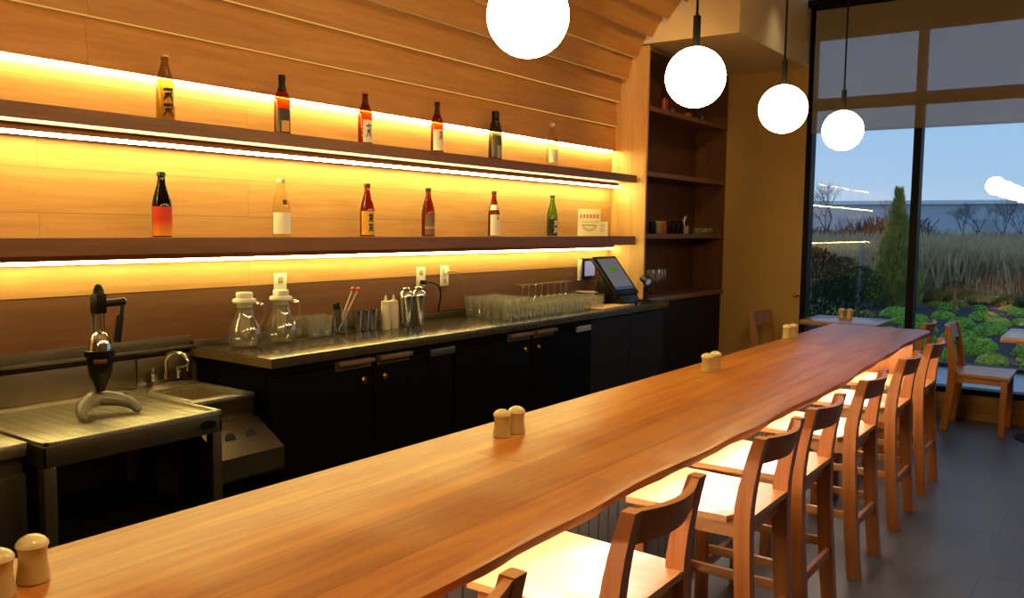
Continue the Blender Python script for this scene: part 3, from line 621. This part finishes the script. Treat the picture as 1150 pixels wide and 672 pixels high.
MB().tube([(0, -.01, .066), (0, -.014, .10), (0, .0, .135), (0, .02, .15)], .008, 8).build('handle', M['white'], t)
jar('spice_jar', 'dark jar with red lid behind the white handled jar', 'jar', 7.12, z3, .04, .13, M['plastic'], P_('red_lid', '7a2a1c'), None, -3.24)
for k, y in enumerate((7.27, 7.34)): jar('tea_cup', ('small green cup standing next to the red lidded jar', 'small green cup standing next to the row of tiny glasses')[k], 'cup', y, z3, .028, .06, P_('green_cup', '6d7a3c'), None, 'green cups in the bookcase')
sg = None
for y in (7.42, 7.48, 7.54, 7.60):
    if sg is None: sg = tumbler('tiny clear glass at the beige wall end of the third bookcase shelf', 'tiny glasses in the bookcase', .055, .024); sg.location = (-3.17, y, z3)
    else: dup(sg, (-3.17, y, z3))
z1 = 2.45
jar('oil_bottle', 'yellow bottle on the top bookcase shelf beside the pendant globe', 'bottle', 6.54, z1, .030, .26, bmat('yellow_glass', (.75, .55, .12)), M['cream'], None, -3.16, True)
jar('sauce_jar', 'red jar on the top bookcase shelf before the yellow bottle', 'jar', 6.47, z1, .032, .09, P_('red_jar', '8a2c16'), P_('red_jar_lid', '9a3a1c'), None, -3.13)
jar('sauce_jar', 'brown jar on the top bookcase shelf just under the globe', 'jar', 6.70, z1, .035, .05, P_('brown_jar', '5a3a20'))
jar('sauce_jar', 'orange jar half way along the top bookcase shelf', 'jar', 7.02, z1, .035, .05, P_('orange_jar', 'a5501c'))
jar('sauce_jar', 'dark jar at the beige wall end of the top bookcase shelf', 'jar', 7.32, z1, .035, .06, P_('dark_jar', '3a2418'))
bg = thing('wine_glass', 'faint stemmed glass standing on the counter inside the bookcase', 'wine glass', (-3.22, 6.44, ZC), 0, 'wine glasses inside the bookcase')
MB().lathe([(0, 0), (.034, .001), (.034, .004), (.005, .01), (.0035, .09), (.018, .105), (.036, .135), (.037, .165), (.030, .215), (.029, .215), (.035, .165), (.034, .137), (.016, .108), (0, .10)], 20).build('bowl_and_stem', M['glass'], bg)
for x, y in ((-3.22, 6.54), (-3.15, 6.50), (-3.20, 6.66)): dup(bg, (x, y, ZC))
# ------------------------------------------------------------------ the bar
br = thing('bar_counter', 'long honey wooden bar with wavy live edge and grey ribbed front', 'bar', (0, 0, 0))
def edge(y):
    q = min(1, max(0, (y-3.6)/2.6)); q = q*q*(3-2*q)
    return -1.0-.058*q+.006*math.sin(y*2.1+.6)+.005*math.sin(y*5.3)+.004*math.sin(y*11+1)+(-.02 if y > BY1-.02 else 0)
def back(y): return -1.742+.045*min(1, max(0, (y-.8)/3.2))
ys = [BY0+(BY1-BY0)*i/110 for i in range(111)]
b = bmesh.new(); secs = []
for y in ys:
    e = edge(y); w_ = .003*math.sin(y*17)+.002*math.sin(y*31)
    B0 = back(y); secs.append([(B0, y, ZB-.044), (B0, y, ZB-.004), (B0+.004, y, ZB), (e-.012+w_, y, ZB), (e+.0, y, ZB-.006), (e-.008+w_, y, ZB-.026), (e-.026-w_, y, ZB-.044)])
MB().sweep(secs).build('bar_top', M['bar'], br, smooth=40)
g = MB().box(-1.50, -1.44, BY0+.1, BY1-.28, .0, ZB-.046)
for k in range(96): g.box(-1.44, -1.434, BY0+.12+k*.068, BY0+.12+k*.068+.056, .06, ZB-.05)
g.build('front_panel', plain('grey_ribbed_metal', '5f5a54', .4, metal=.6), br, smooth=0)
MB().box(BX0+.06, -1.50, BY0+.1, BY1-.28, .0, ZB-.046).build('service_side', M['black'], br, smooth=0)
MB().box(BX0+.05, -1.11, BY1-.27, BY1-.22, 0, ZB-.045, .003).build('end_panel', M['chair'], br, smooth=0)
MB().box(-1.30, -1.285, BY0+.2, BY1-.32, ZB-.056, ZB-.045).build('led_or_glow_strip', M['ledu'], br, smooth=0)
# salt and pepper pairs
sk = thing('salt_shaker', 'cream ceramic salt shaker', 'shaker', (0, 0, 0), 0)
MB().lathe([(0, 0), (.0265, 0), (.0285, .003), (.0265, .020), (.0240, .036), (.0240, .052), (.0260, .066)], 28).build('body', M['cream'], sk)
MB().lathe([(.0260, .065), (.0282, .068), (.0272, .074), (.021, .081), (.011, .0865), (0, .088)], 28).build('domed_top', M['creamtop'], sk)
spots = [((-1.600, .742, ZB), 'cream shaker nearest the viewer on the bar, fully in the frame'), ((-1.578, .672, ZB), 'cream shaker cut by the frame edge beside its twin on the near bar'),
 ((-1.574, 2.160, ZB), 'nearer cream shaker of the pair half way along the bar front'), ((-1.566, 2.228, ZB), 'farther cream shaker of the pair half way along the bar front'),
 ((-1.563, 3.755, ZB), 'nearer cream shaker of the pair before the dark cabinets'), ((-1.560, 3.845, ZB), 'farther cream shaker of the pair before the dark cabinets'),
 ((-1.672, 5.24, ZB), 'nearer cream shaker of the pair at the far bar end'), ((-1.660, 5.32, ZB), 'farther cream shaker of the pair at the far bar end'),
 ((-1.925, 7.45, .769), 'left cream shaker on the small table by the window'), ((-1.865, 7.45, .769), 'right cream shaker on the small table by the window')]
for i, (p, lab) in enumerate(spots):
    if i == 0: sk.location = p; sk['label'] = lab; sk['group'] = 'salt and pepper shakers'
    else: dup(sk, p, 0, lab)
# ------------------------------------------------------------------ stools and chairs (front toward -X, back toward +X)
def rear_post(y0, y1, zs, zt, x0, xm, xt, th=.042):
    pts = []
    n = 16
    for i in range(n+1):
        z = zt*i/n
        if z <= zs: f_ = z/zs; x = x0+(xm-x0)*(1-(1-f_)**1.6)
        else: f_ = (z-zs)/(zt-zs); x = xm+(xt-xm)*f_**1.5
        tt = th*(1.0 if z < zs+.03 else 1.0-.30*((z-zs-.03)/(zt-zs-.03)))
        pts.append((x, z, tt))
    return MB().sweep([[(x-t_/2, y0, z), (x+t_/2, y0, z), (x+t_/2, y1, z), (x-t_/2, y1, z)] for x, z, t_ in pts])
def bent_rail(y0, y1, z0, z1, x0, bow, th=.020, lean=.2):
    secs = []; n = 14
    for i in range(n+1):
        u = i/n; y = y0+(y1-y0)*u; dx = bow*math.sin(u*PI)**1.2; dz = -.006*math.sin(u*PI)
        secs.append([(x0+dx-th/2, y, z0), (x0+dx+th/2, y, z0), (x0+dx+th/2+lean*(z1-z0), y, z1+dz), (x0+dx-th/2+lean*(z1-z0), y, z1+dz)])
    return MB().sweep(secs)
def seatmesh(x0, x1, wf, wr, z0, z1, notch):
    b = bmesh.new(); nx, ny = 18, 18; V = {}
    for lev in (0, 1):
        for i in range(nx+1):
            for j in range(ny+1):
                fx = i/nx; x = x0+(x1-x0)*fx; hw = (wf+(wr-wf)*fx) if x < notch[0] else notch[1]; y = -hw+2*hw*j/ny; z = (z0, z1)[lev]
                if lev:
                    r = math.hypot((x-(x0+x1)/2-.01)/.165, y/.165); z -= .007*max(0, 1-r**4) if r < 1 else 0
                V[lev, i, j] = b.verts.new((x, y, z))
    for i in range(nx):
        for j in range(ny):
            b.faces.new((V[1, i, j], V[1, i+1, j], V[1, i+1, j+1], V[1, i, j+1])); b.faces.new((V[0, i, j], V[0, i, j+1], V[0, i+1, j+1], V[0, i+1, j]))
    for i in range(nx):
        b.faces.new((V[0, i, 0], V[0, i+1, 0], V[1, i+1, 0], V[1, i, 0])); b.faces.new((V[0, i+1, ny], V[0, i, ny], V[1, i, ny], V[1, i+1, ny]))
    for j in range(ny):
        b.faces.new((V[0, 0, j+1], V[0, 0, j], V[1, 0, j], V[1, 0, j+1])); b.faces.new((V[0, nx, j], V[0, nx, j+1], V[1, nx, j+1], V[1, nx, j]))
    m = MB(); m.add(b); return m
def seatchair(name, lab, cat, grp, zs, zt, slat, hw, low, foot):
    t = thing(name, lab, cat, (0, 0, 0), 0, grp)
    seatmesh(-.228, .182, hw+.026, hw+.008, zs-.020, zs, (.128, hw-.041)).build('seat', M['chairx'], t, smooth=50)
    hw0 = hw
    for s in (-1, 1):
        y0, y1 = (s*hw0, s*(hw0-.040)) if s < 0 else (hw0-.040, hw0)
        rear_post(min(y0, y1), max(y0, y1), zs, zt, .200, .158, .205, .052).build('leg', M['chair'], t, smooth=30)
        yf = s*(hw0+.004); MB().box(-.212, -.170, min(yf, yf-s*.04), max(yf, yf-s*.04), 0, zs-.0205, .003).build('leg', M['chair'], t)
    g = MB()
    for s in (-1, 1): g.box(-.175, .150, s*(hw0-.028)-.009, s*(hw0-.028)+.009, zs-.075, zs-.0205, .002)
    g.box(-.200, -.182, -hw0+.02, hw0-.02, zs-.075, zs-.0205, .002).box(.140, .158, -hw0+.03, hw0-.03, zs-.075, zs-.0205, .002).build('apron', M['chairx'], t)
    bent_rail(-hw0+.004, hw0-.004, zt-slat, zt-.002, .180-.2*(slat-.08), .042, .022, .24).build('backrest', M['chairy'], t, smooth=40)
    if low:
        for s in (-1, 1): MB().box(-.18, .185, s*(hw0-.022)-.009, s*(hw0-.022)+.009, low-.016, low+.018, .002).build('stretcher', M['chairx'], t)
        MB().box(-.206, -.182, -hw0+.02, hw0-.02, foot-.018, foot+.018, .002).build('stretcher', M['chairy'], t)
        MB().box(.178, .196, -hw0+.03, hw0-.03, low-.05, low-.016, .002).build('stretcher', M['chairy'], t)
    return t
st = seatchair('bar_stool', '', 'stool', 'wooden stools along the bar', .615, .870, .088, .198, .27, .20)
ST = [(-1.085, 1.07, 0), (-1.075, 1.87, 0), (-1.08, 2.72, 0), (-1.085, 3.26, 0), (-1.085, 3.99, 0), (-1.085, 4.76, 0), (-1.085, 5.47, 0)]
SL = ['wooden bar stool nearest the viewer, only its back rail top in the frame', 'second bar stool along the bar, its bright seat cut by the lower frame edge', 'third bar stool along the bar, whole seat and back in view', 'fourth bar stool along the bar, close behind the third', 'fifth bar stool along the bar, standing before the middle of the bar', 'sixth bar stool along the bar, next but one to the window', 'seventh bar stool, farthest along the bar before the end panel']
for i, (x, y, r) in enumerate(ST):
    if i == 0: st.location = (x, y, 0); st['label'] = SL[0]
    else: dup(st, (x, y, 0), r, SL[i])
dc = seatchair('dining_chair', 'wooden dining chair facing the right hand table before the window', 'chair', 'wooden dining chairs by the window', .446, .795, .115, .225, 0, 0)
dc.location = (-.882, 7.41, 0); dc.rotation_euler = (0, 0, PI)
dup(dc, (-1.455, 7.42, 0), 0, 'wooden dining chair behind the last bar stool facing the small table')
dup(dc, (-2.39, 7.36, 0), PI, 'wooden dining chair against the beige wall at the small table')
def table(x0, x1, y0, y1, lab):
    t = thing('cafe_table', lab, 'table', ((x0+x1)/2, (y0+y1)/2, 0)); a, b = (x1-x0)/2, (y1-y0)/2
    MB().box(-a, a, -b, b, .733, .769, .004).build('tabletop', M['table'], t)
    MB().tube([(0, 0, .02), (0, 0, .733)], .035, 16).box(-.15, .15, -.15, .15, .722, .733, .002).build('pedestal', M['black'], t)
    MB().lathe([(0, 0), (.21, 0), (.21, .008), (.05, .022), (0, .022)], 28).build('base', M['black'], t)
table(-2.17, -1.571, 7.10, 7.66, 'small cherry wood table by the window behind the bar end')
table(-.706, -.10, 6.90, 7.62, 'cherry wood table by the window cut off by the frame')
t = thing('wall_hook', 'small round brass knob on the wall edge beside the window', 'hook', (-2.39, YW, .93))
MB().lathe([(.02, 0), (.02, .006), (.008, .01), (.008, .025), (.02, .032), (.022, .045), (.012, .055), (0, .056)], 18, Matrix.Rotation(PI/2, 4, 'X')).build('knob', M['brass'], t)
# ------------------------------------------------------------------ pendant globes
pg = thing('pendant_globe', '', 'pendant lamp', (-1.242, 1.793, 2.019), 0, 'globe pendants over the bar')
MB().sphere(.102, (0, 0, 0), 32, 20).build('globe', M['globe'], pg, smooth=180)
MB().lathe([(0, .098), (.013, .098), (.013, .205), (.006, .208), (.006, .213)], 12).build('socket_stem', M['black'], pg)
MB().tube([(0, 0, .20), (0, 0, CEIL-2.019-.02)], .0045, 8).build('cord', M['black'], pg)
MB().lathe([(0, CEIL-2.019-.025), (.055, CEIL-2.019-.025), (.06, CEIL-2.019), (0, CEIL-2.019)], 24).build('canopy', M['black'], pg)
GL = ['largest white globe pendant, cut by the upper frame edge', 'second white globe pendant from the viewer, before the bookcase', 'third white globe pendant from the viewer, before the beige wall', 'smallest white globe pendant, hanging before the window blind']
pg['label'] = GL[0]
for i, y in enumerate((2.803, 3.72, 4.66)): dup(pg, (-1.242, y, 2.016), 0, GL[i+1])
for y in (.83, -.12): dup(pg, (-1.242, y, 2.019), 0, 'white globe pendant seen only as a glow reflected in the window', 'reflected globe pendants')
# ------------------------------------------------------------------ garden outside
GZ = .15
def gmat(name, a, b, sc, rough=.95, bump=.4, mid=None):
    m, nt, out = newmat(name); L = nt.links.new; p = N(nt, 'ShaderNodeBsdfPrincipled'); tc = N(nt, 'ShaderNodeTexCoord')
    nz = N(nt, 'ShaderNodeTexNoise', i_Scale=sc, i_Detail=8.0, i_Roughness=.7); L(tc.outputs['Object'], nz.inputs['Vector'])
    cr = N(nt, 'ShaderNodeValToRGB'); cr.color_ramp.elements[0].position = .35; cr.color_ramp.elements[1].position = .66
    cr.color_ramp.elements[0].color = lin(a); cr.color_ramp.elements[1].color = lin(b); L(nz.outputs['Fac'], cr.inputs['Fac']); L(cr.outputs['Color'], p.inputs['Base Color'])
    bu = N(nt, 'ShaderNodeBump', i_Strength=bump, i_Distance=.05); L(nz.outputs['Fac'], bu.inputs['Height']); L(bu.outputs[0], p.inputs['Normal'])
    p.inputs['Roughness'].default_value = rough; L(p.outputs[0], out.inputs['Surface']); return m
struct(MB().box(-60, 60, YW+.14, 320, -.3, GZ-.02).build('ground', gmat('field_soil', '3a3a2a', '5a5236', 2.0), smooth=0))
struct(MB().box(-40, 30, YW+.15, 9.45, GZ-.02, GZ+.01, .004).build('path', plain('wet_paving', '8d9296', .3, vary=.1), smooth=0))
struct(MB().box(-40, 30, 9.45, 9.60, GZ-.02, GZ+.05, .01).build('kerb', plain('dark_kerb', '23211f', .6), smooth=0))
gv = MB().box(-40, 30, 9.6, 17.9, GZ-.02, GZ+.004).build('gravel', gmat('dark_gravel', '24242b', '4a4850', 30, bump=.8), smooth=0)
tag(gv, 'dark crushed gravel between the green sedum clumps', 'gravel', None, 'stuff')
def mound(seed):
    r_ = random.Random(seed); b = bmesh.new(); bmesh.ops.create_icosphere(b, subdivisions=4, radius=1.0)
    for q in [x for x in b.verts if x.co.z < -.15]: b.verts.remove(q)
    ph = [r_.uniform(0, 6) for _ in range(6)]
    for q in b.verts:
        a = math.atan2(q.co.y, q.co.x); k = 1+.12*math.sin(2*a+ph[0])+.08*math.sin(3*a+ph[1])+.05*math.sin(5*a+ph[2])
        n = r_.uniform(-.05, .05)
        q.co = Vector((q.co.x*k*(1+n), q.co.y*k*(1+n), max(0, q.co.z*.62*(1+n*1.5)+.03*math.sin(7*q.co.x+ph[3])*math.sin(6*q.co.y+ph[4]))))
    m_ = MB(); m_.add(b)
    for _ in range(160):                                      # leaf tips standing on the cushion
        a, e = r_.uniform(0, 6.28), r_.uniform(.1, 1.5); k = 1+.12*math.sin(2*a+ph[0])+.08*math.sin(3*a+ph[1])
        p = Vector((math.cos(a)*math.cos(e)*k, math.sin(a)*math.cos(e)*k, math.sin(e)*.62)); s = .05
        u = Vector((-math.sin(a), math.cos(a), 0))*s; m_.faces([[p-u, p+u, p*1.06+Vector((0, 0, .07))]])
    return m_
sed = [gmat('sedum_green', '46762a', 'a2d044', 6), gmat('sedum_bright', '588a2c', 'bade50', 7), gmat('sedum_yellow', '5a6a20', 'a8a040', 6)]
SEDL = ['bright green low sedum clump on dark gravel outside the window', 'yellowish sedum clump farther out in the gravel bed']
protos = []
for k in range(3):
    o = mound(20+k).build('sedum_clump', sed[k], smooth=0); protos.append(o)
SHR = [(-3.36, 16.4, .3), (-3.75, 15.2, .45), (-3.62, 12.3, .75), (-4.5, 17.2, .7), (-2.30, 15.8, .5), (-3.9, 16.3, .1)]
placed = []; used = set(); rnd = random.Random(11)
def put(x, y, r, k):
    o = protos[k] if k not in used else protos[k].copy()
    if k in used: COL.objects.link(o)
    used.add(k); o.location = (x, y, GZ+.005); o.rotation_euler = (0, 0, rnd.uniform(0, 6)); o.scale = (r, r, r*1.05); placed.append((x, y, r))
    tag(o, SEDL[0] if k < 2 else SEDL[1], 'plant', 'green sedum clumps' if k < 2 else 'yellow sedum clumps')
tries = 0
while len(placed) < 120 and tries < 4500:
    tries += 1; y = 9.95+7.5*rnd.random()**1.1; x = rnd.uniform(-.36*y-.3, .10*y)
    r = rnd.uniform(.15, .23) if y < 14 else rnd.uniform(.13, .24)
    dens = .9 if y < 13 else .2
    if rnd.random() > dens: continue
    if all((x-a)**2+(y-b_)**2 > ((r+c)*1.24)**2 for a, b_, c in placed) and all((x-a)**2+(y-b_)**2 > (r*1.3+c*1.25)**2 for a, b_, c in SHR): put(x, y, r, 2 if y > 13.5 and x < -2.4 and rnd.random() < .6 else rnd.choice((0, 1)))
# grass strip and reed field
def blades(n, box, h0, h1, w, seed, lean):
    r_ = random.Random(seed); g = MB(); P = []
    for _ in range(n):
        y = box[2]+(box[3]-box[2])*r_.random()**1.6; x = r_.uniform(box[0]*y, box[1]*y); h = r_.uniform(h0, h1)*(1+.15*math.sin(x*1.3)+.1*math.sin(y*2+x)); a = r_.uniform(0, 6.28); ww = w*(.6+y/40)
        dx, dy = ww*math.cos(a), ww*math.sin(a); lx, ly = r_.gauss(0, lean)*h, r_.gauss(0, lean)*h
        P.append([(x-dx, y-dy, GZ-.03), (x+dx, y+dy, GZ-.03), (x+lx*.5+dx*.7, y+ly*.5+dy*.7, GZ+h*.6), (x+lx, y+ly, GZ+h)])
    g.faces(P); return g
tag(blades(9000, (-.40, .14, 18.05, 19.5), .08, .26, .02, 3, .5).build('grass', gmat('meadow_grass', '3f5a24', '6f7f3a', 2), smooth=0), 'strip of short green grass between gravel bed and reeds', 'grass', None, 'stuff')
tag(blades(42000, (-.42, .16, 19.9, 46), .85, 1.25, .008, 5, .16).build('reed_field', gmat('dry_reeds', 'a58c60', 'e2cca0', 3.0), smooth=0), 'tall dry brown reeds filling the field behind the garden', 'reeds', None, 'stuff')
r_ = random.Random(77); P_l = []
for _ in range(9000):
    y = r_.uniform(64, 74); x = r_.uniform(-.46*y, .2*y); h = (1.7+.7*math.sin(x*.31)+.5*math.sin(x*.83+1))*r_.uniform(.45, 1.0); w = .03; l_ = r_.gauss(0, .28)*h
    P_l.append([(x-w, y, -.02), (x+w, y, -.02), (x+l_+w*.4, y+r_.uniform(-.3, .3), max(.3, h)), (x+l_-w*.4, y, max(.3, h))])
tag(MB().faces(P_l).build('hedgerow', gmat('bare_hedge', '5a463c', '8a7262', 1.0), smooth=0), 'bare brown hedgerow behind the reeds along the horizon', 'hedge', None, 'stuff')
# evergreens
def evergreen(name, lab, cat, x, y, h, r, n, mat, seed, prof):
    t = thing(name, lab, cat, (x, y, GZ+.005)); r_ = random.Random(seed)
    MB().tube([(0, 0, 0), (0, 0, h*.85)], [.04, .008], 8).build('stem', M['sill'], t)
    P = []
    for _ in range(n):
        f_ = r_.random(); rr = prof(f_)*r*(.30+.85*r_.random()**.7); a = r_.uniform(0, 6.28); p = Vector((rr*math.cos(a), rr*math.sin(a), .03+f_*h))
        d = Vector((math.cos(a)*.5, math.sin(a)*.5, .9)).normalized()*r_.uniform(.08, .18)*h/2; u = d.cross(Vector((r_.uniform(-1, 1), r_.uniform(-1, 1), .2))).normalized()*.018*h/1.6
        P.append([p-u, p+u, p+d]); P.append([p-u.cross(d.normalized()), p+u.cross(d.normalized()), p+d*.9])
    MB().faces(P).build('foliage', mat, t, smooth=0); return t
evergreen('conifer', 'slender yellow green conifer beside the middle window bar', 'tree', -3.36, 16.4, 2.0, .46, 2600, gmat('conifer_green', '7a8a3c', 'cfca74', 5), 2, lambda f_: (1-f_)**1.05*(.8+.2*min(1, f_*5)))
evergreen('shrub', 'dark green shrub at the foot of the slender conifer', 'shrub', -3.72, 15.3, .70, .50, 1800, gmat('shrub_green', '22381f', '4a6a38', 5), 3, lambda f_: math.sqrt(max(0, 1-f_**2)))
evergreen('shrub', 'large dark green shrub against the window edge behind the small table', 'shrub', -3.62, 12.3, 1.05, .66, 2600, gmat('dark_shrub', '1a2a1c', '38523a', 4), 4, lambda f_: math.sqrt(max(0, 1-f_**2)))
evergreen('shrub', 'low green bush behind the white post', 'shrub', -4.5, 17.2, .80, .65, 1800, gmat('low_bush', '2a4426', '56783e', 4), 6, lambda f_: math.sqrt(max(0, 1-f_**2)))
evergreen('shrub', 'thin brown twiggy bush on the gravel right of the window bar', 'shrub', -2.30, 15.8, .5, .5, 500, gmat('twig_bush', '3a2a20', '5a4632', 4), 8, lambda f_: math.sqrt(max(0, 1-f_**2)))
t = thing('marker_post', 'thin pale post standing at the edge of the reeds', 'post', (-3.92, 16.3, GZ+.005))
MB().box(-.025, .025, -.025, .025, 0, 1.12, .006).build('shaft', plain('grey_post', '8c8a86', .7), t)
MB().lathe([(.04, 1.115), (.035, 1.14), (0, 1.16)], 10).build('post_cap', plain('post_cap', '9a9894', .7), t)
# far buildings and bare trees
t = thing('warehouse', 'long pale flat roofed warehouse on the horizon', 'building', (-38, 165, 0))
MB().box(-32, 62, 0, 40, -.2, 6.3).build('walls', plain('pale_cladding', 'c3ccd4', .8, vary=.05, vscale=.2), t, smooth=0)
MB().box(-32.5, 62.5, -.6, 40.5, 6.3, 7.0, .05).build('roof_edge', plain('white_fascia', 'f2f4f6', .6), t, smooth=0)
for k in range(8): MB().box(-28+11*k, -24+11*k, -.15, 0, 0, 3.8).build('loading_door', plain('door_grey', 'aab2ba', .7), t, smooth=0)
def bare(x, y, h, seed, lab):
    t = thing('bare_tree', lab, 'tree', (x, y, 0), 0, 'bare trees on the horizon'); r_ = random.Random(seed); tr, cw = MB(), MB()
    tr.tube([(0, 0, -.1), (.05*h*r_.uniform(-1, 1), 0, h*.35)], [.035*h, .02*h], 6)
    def grow(p, d, L_, w_, n):
        q = p+d*L_; cw.tube([p, p+d*L_*.5+Vector((r_.gauss(0, .03), r_.gauss(0, .03), 0))*L_, q], [w_, w_*.8, w_*.6], 4, cap=False)
        if n:
            for _ in range(3 if n > 1 else 4): grow(q, (d+Vector((r_.gauss(0, .45), r_.gauss(0, .45), r_.uniform(-.1, .3)))).normalized(), L_*r_.uniform(.62, .85), w_*.55, n-1)
    for _ in range(4): grow(Vector((0, 0, h*.3)), Vector((r_.gauss(0, .4), r_.gauss(0, .4), 1)).normalized(), h*.24, .010*h, 4)
    tr.build('trunk', M['black'], t); cw.build('branches', plain('bark_%d' % seed, '4a3f38', .9), t, smooth=0)
bare(-14.5, 52, 4.3, 1, 'bare tree rising above the reeds left of the conifer')
bare(-25.5, 80, 5.2, 2, 'bare tree against the warehouse near the window edge')
for k, (x, y, h) in enumerate(((-20.5, 95, 4.6), (-14.2, 112, 5), (-10, 96, 4.6), (-6.2, 94, 4.2), (-2.8, 97, 4.6), (.6, 94, 4.4), (4.2, 96, 4.6))): bare(x, y, h, 30+k, 'bare tree in the hazy row along the horizon before the warehouse')
for k, (x, y, h) in enumerate(((-12, 85, 4.0), (-8, 90, 4.4), (-4.6, 88, 4.8), (-1.2, 86, 4.4), (2.6, 90, 5.0))): bare(x, y, h, 10+k, ('bare tree just right of the window bar on the horizon', 'second bare tree right of the window bar', 'bare tree under the first reflected globe', 'bare tree under the reflected globe chain', 'bare tree at the edge of the frame on the horizon')[k])
# ------------------------------------------------------------------ sky and lamps
W_ = bpy.data.worlds.new('dusk'); S.world = W_; W_.use_nodes = True; nt = W_.node_tree; nt.nodes.clear(); L = nt.links.new
out = N(nt, 'ShaderNodeOutputWorld'); bg_ = N(nt, 'ShaderNodeBackground'); tc = N(nt, 'ShaderNodeTexCoord'); s_ = N(nt, 'ShaderNodeSeparateXYZ'); L(tc.outputs['Generated'], s_.inputs[0])
cr = N(nt, 'ShaderNodeValToRGB'); L(s_.outputs[2], cr.inputs['Fac']); e = cr.color_ramp.elements
e[0].position = 0.0; e[0].color = lin('9fb4c4'); e[1].position = .6; e[1].color = lin('5f86b4')
q = cr.color_ramp.elements.new(.06); q.color = lin('8aaac8'); q = cr.color_ramp.elements.new(.15); q.color = lin('78a2cc')
nz = N(nt, 'ShaderNodeTexNoise', i_Scale=3.0, i_Detail=5.0); mp = N(nt, 'ShaderNodeMapping'); mp.inputs['Scale'].default_value = (1, 1, 5); L(tc.outputs['Generated'], mp.inputs[0]); L(mp.outputs[0], nz.inputs['Vector'])
mx = N(nt, 'ShaderNodeMix', data_type='RGBA', blend_type='MIX'); ma = N(nt, 'ShaderNodeMath', operation='MULTIPLY'); ma.inputs[1].default_value = .22; L(nz.outputs['Fac'], ma.inputs[0]); L(ma.outputs[0], mx.inputs[0])
L(cr.outputs['Color'], mx.inputs[6]); mx.inputs[7].default_value = lin('b4bcc6'); L(mx.outputs[2], bg_.inputs[0]); bg_.inputs[1].default_value = 1.65; L(bg_.outputs[0], out.inputs[0])
def spot(name, x, y, z, power, size, blend, tx=None, col=WARM, rad=.05):
    l = bpy.data.lights.new(name, 'SPOT'); l.energy = power; l.spot_size = math.radians(size); l.spot_blend = blend; l.color = col; l.shadow_soft_size = rad
    o = bpy.data.objects.new(name, l); COL.objects.link(o); o.location = (x, y, z)
    d = Vector(tx or (x, y, 0))-Vector((x, y, z)); o.rotation_euler = d.to_track_quat('-Z', 'Y').to_euler(); return o
WD = (1.0, .70, .40)
for i, (x, y, p) in enumerate(((.6, 1.0, 14), (.6, 3.2, 14), (.6, 5.2, 10), (2.0, 1.5, 12), (2.0, 4.5, 10), (-.4, -1.0, 14))):
    spot('ceiling_downlight', x, y, CEIL-.02, p, 110, .6, None, WD, .06)
for y_ in (.9, 2.3, 3.7): spot('added_wash_spot', -1.55, y_, 3.40, 20, 70, 1.0, (-3.3, y_+.15, 2.35), (1, .70, .26), .08)  # added unseen spots that brighten the vault boards and bottle fronts
spot('added_wash_spot', -1.7, 4.1, 3.40, 115, 34, .9, (-3.05, 6.1, 2.55), (1, .66, .22), .08)  # added unseen spot that brightens the side panel and bulkhead end
spot('ceiling_downlight', -2.16, 6.80, CEIL-.02, 11, 80, 1.0, (-2.33, 6.86, 2.5), (1, .85, .65), .14)
# ------------------------------------------------------------------ camera
def camera():
    ya, pi_, ro = math.radians(35.5118), math.radians(4.7861), math.radians(.7302)
    fw = Vector((-math.sin(ya)*math.cos(pi_), math.cos(ya)*math.cos(pi_), -math.sin(pi_))); r = Vector((math.cos(ya), math.sin(ya), 0)); u = r.cross(fw)
    r2 = r*math.cos(ro)+u*math.sin(ro); u2 = -r*math.sin(ro)+u*math.cos(ro)
    c = bpy.data.cameras.new('camera'); c.sensor_fit = 'HORIZONTAL'; c.sensor_width = 36; c.lens = 969.1/1150*36; c.clip_start = .02; c.clip_end = 1000
    o = bpy.data.objects.new('camera', c); COL.objects.link(o)
    m = Matrix((r2, u2, -fw)).transposed().to_4x4(); m.translation = (0, 0, 1.499); o.matrix_world = m; S.camera = o
camera()
S.view_settings.view_transform = 'Standard'; S.view_settings.look = 'None'; S.view_settings.gamma = 1; S.view_settings.use_curve_mapping = False
S.view_settings.exposure = 0.0
S.cycles.max_bounces = 10; S.cycles.transparent_max_bounces = 32; S.cycles.diffuse_bounces = 4; S.cycles.glossy_bounces = 5
S.cycles.use_denoising = True; S.cycles.sample_clamp_indirect = 6.0; S.cycles.caustics_reflective = False; S.cycles.caustics_refractive = False
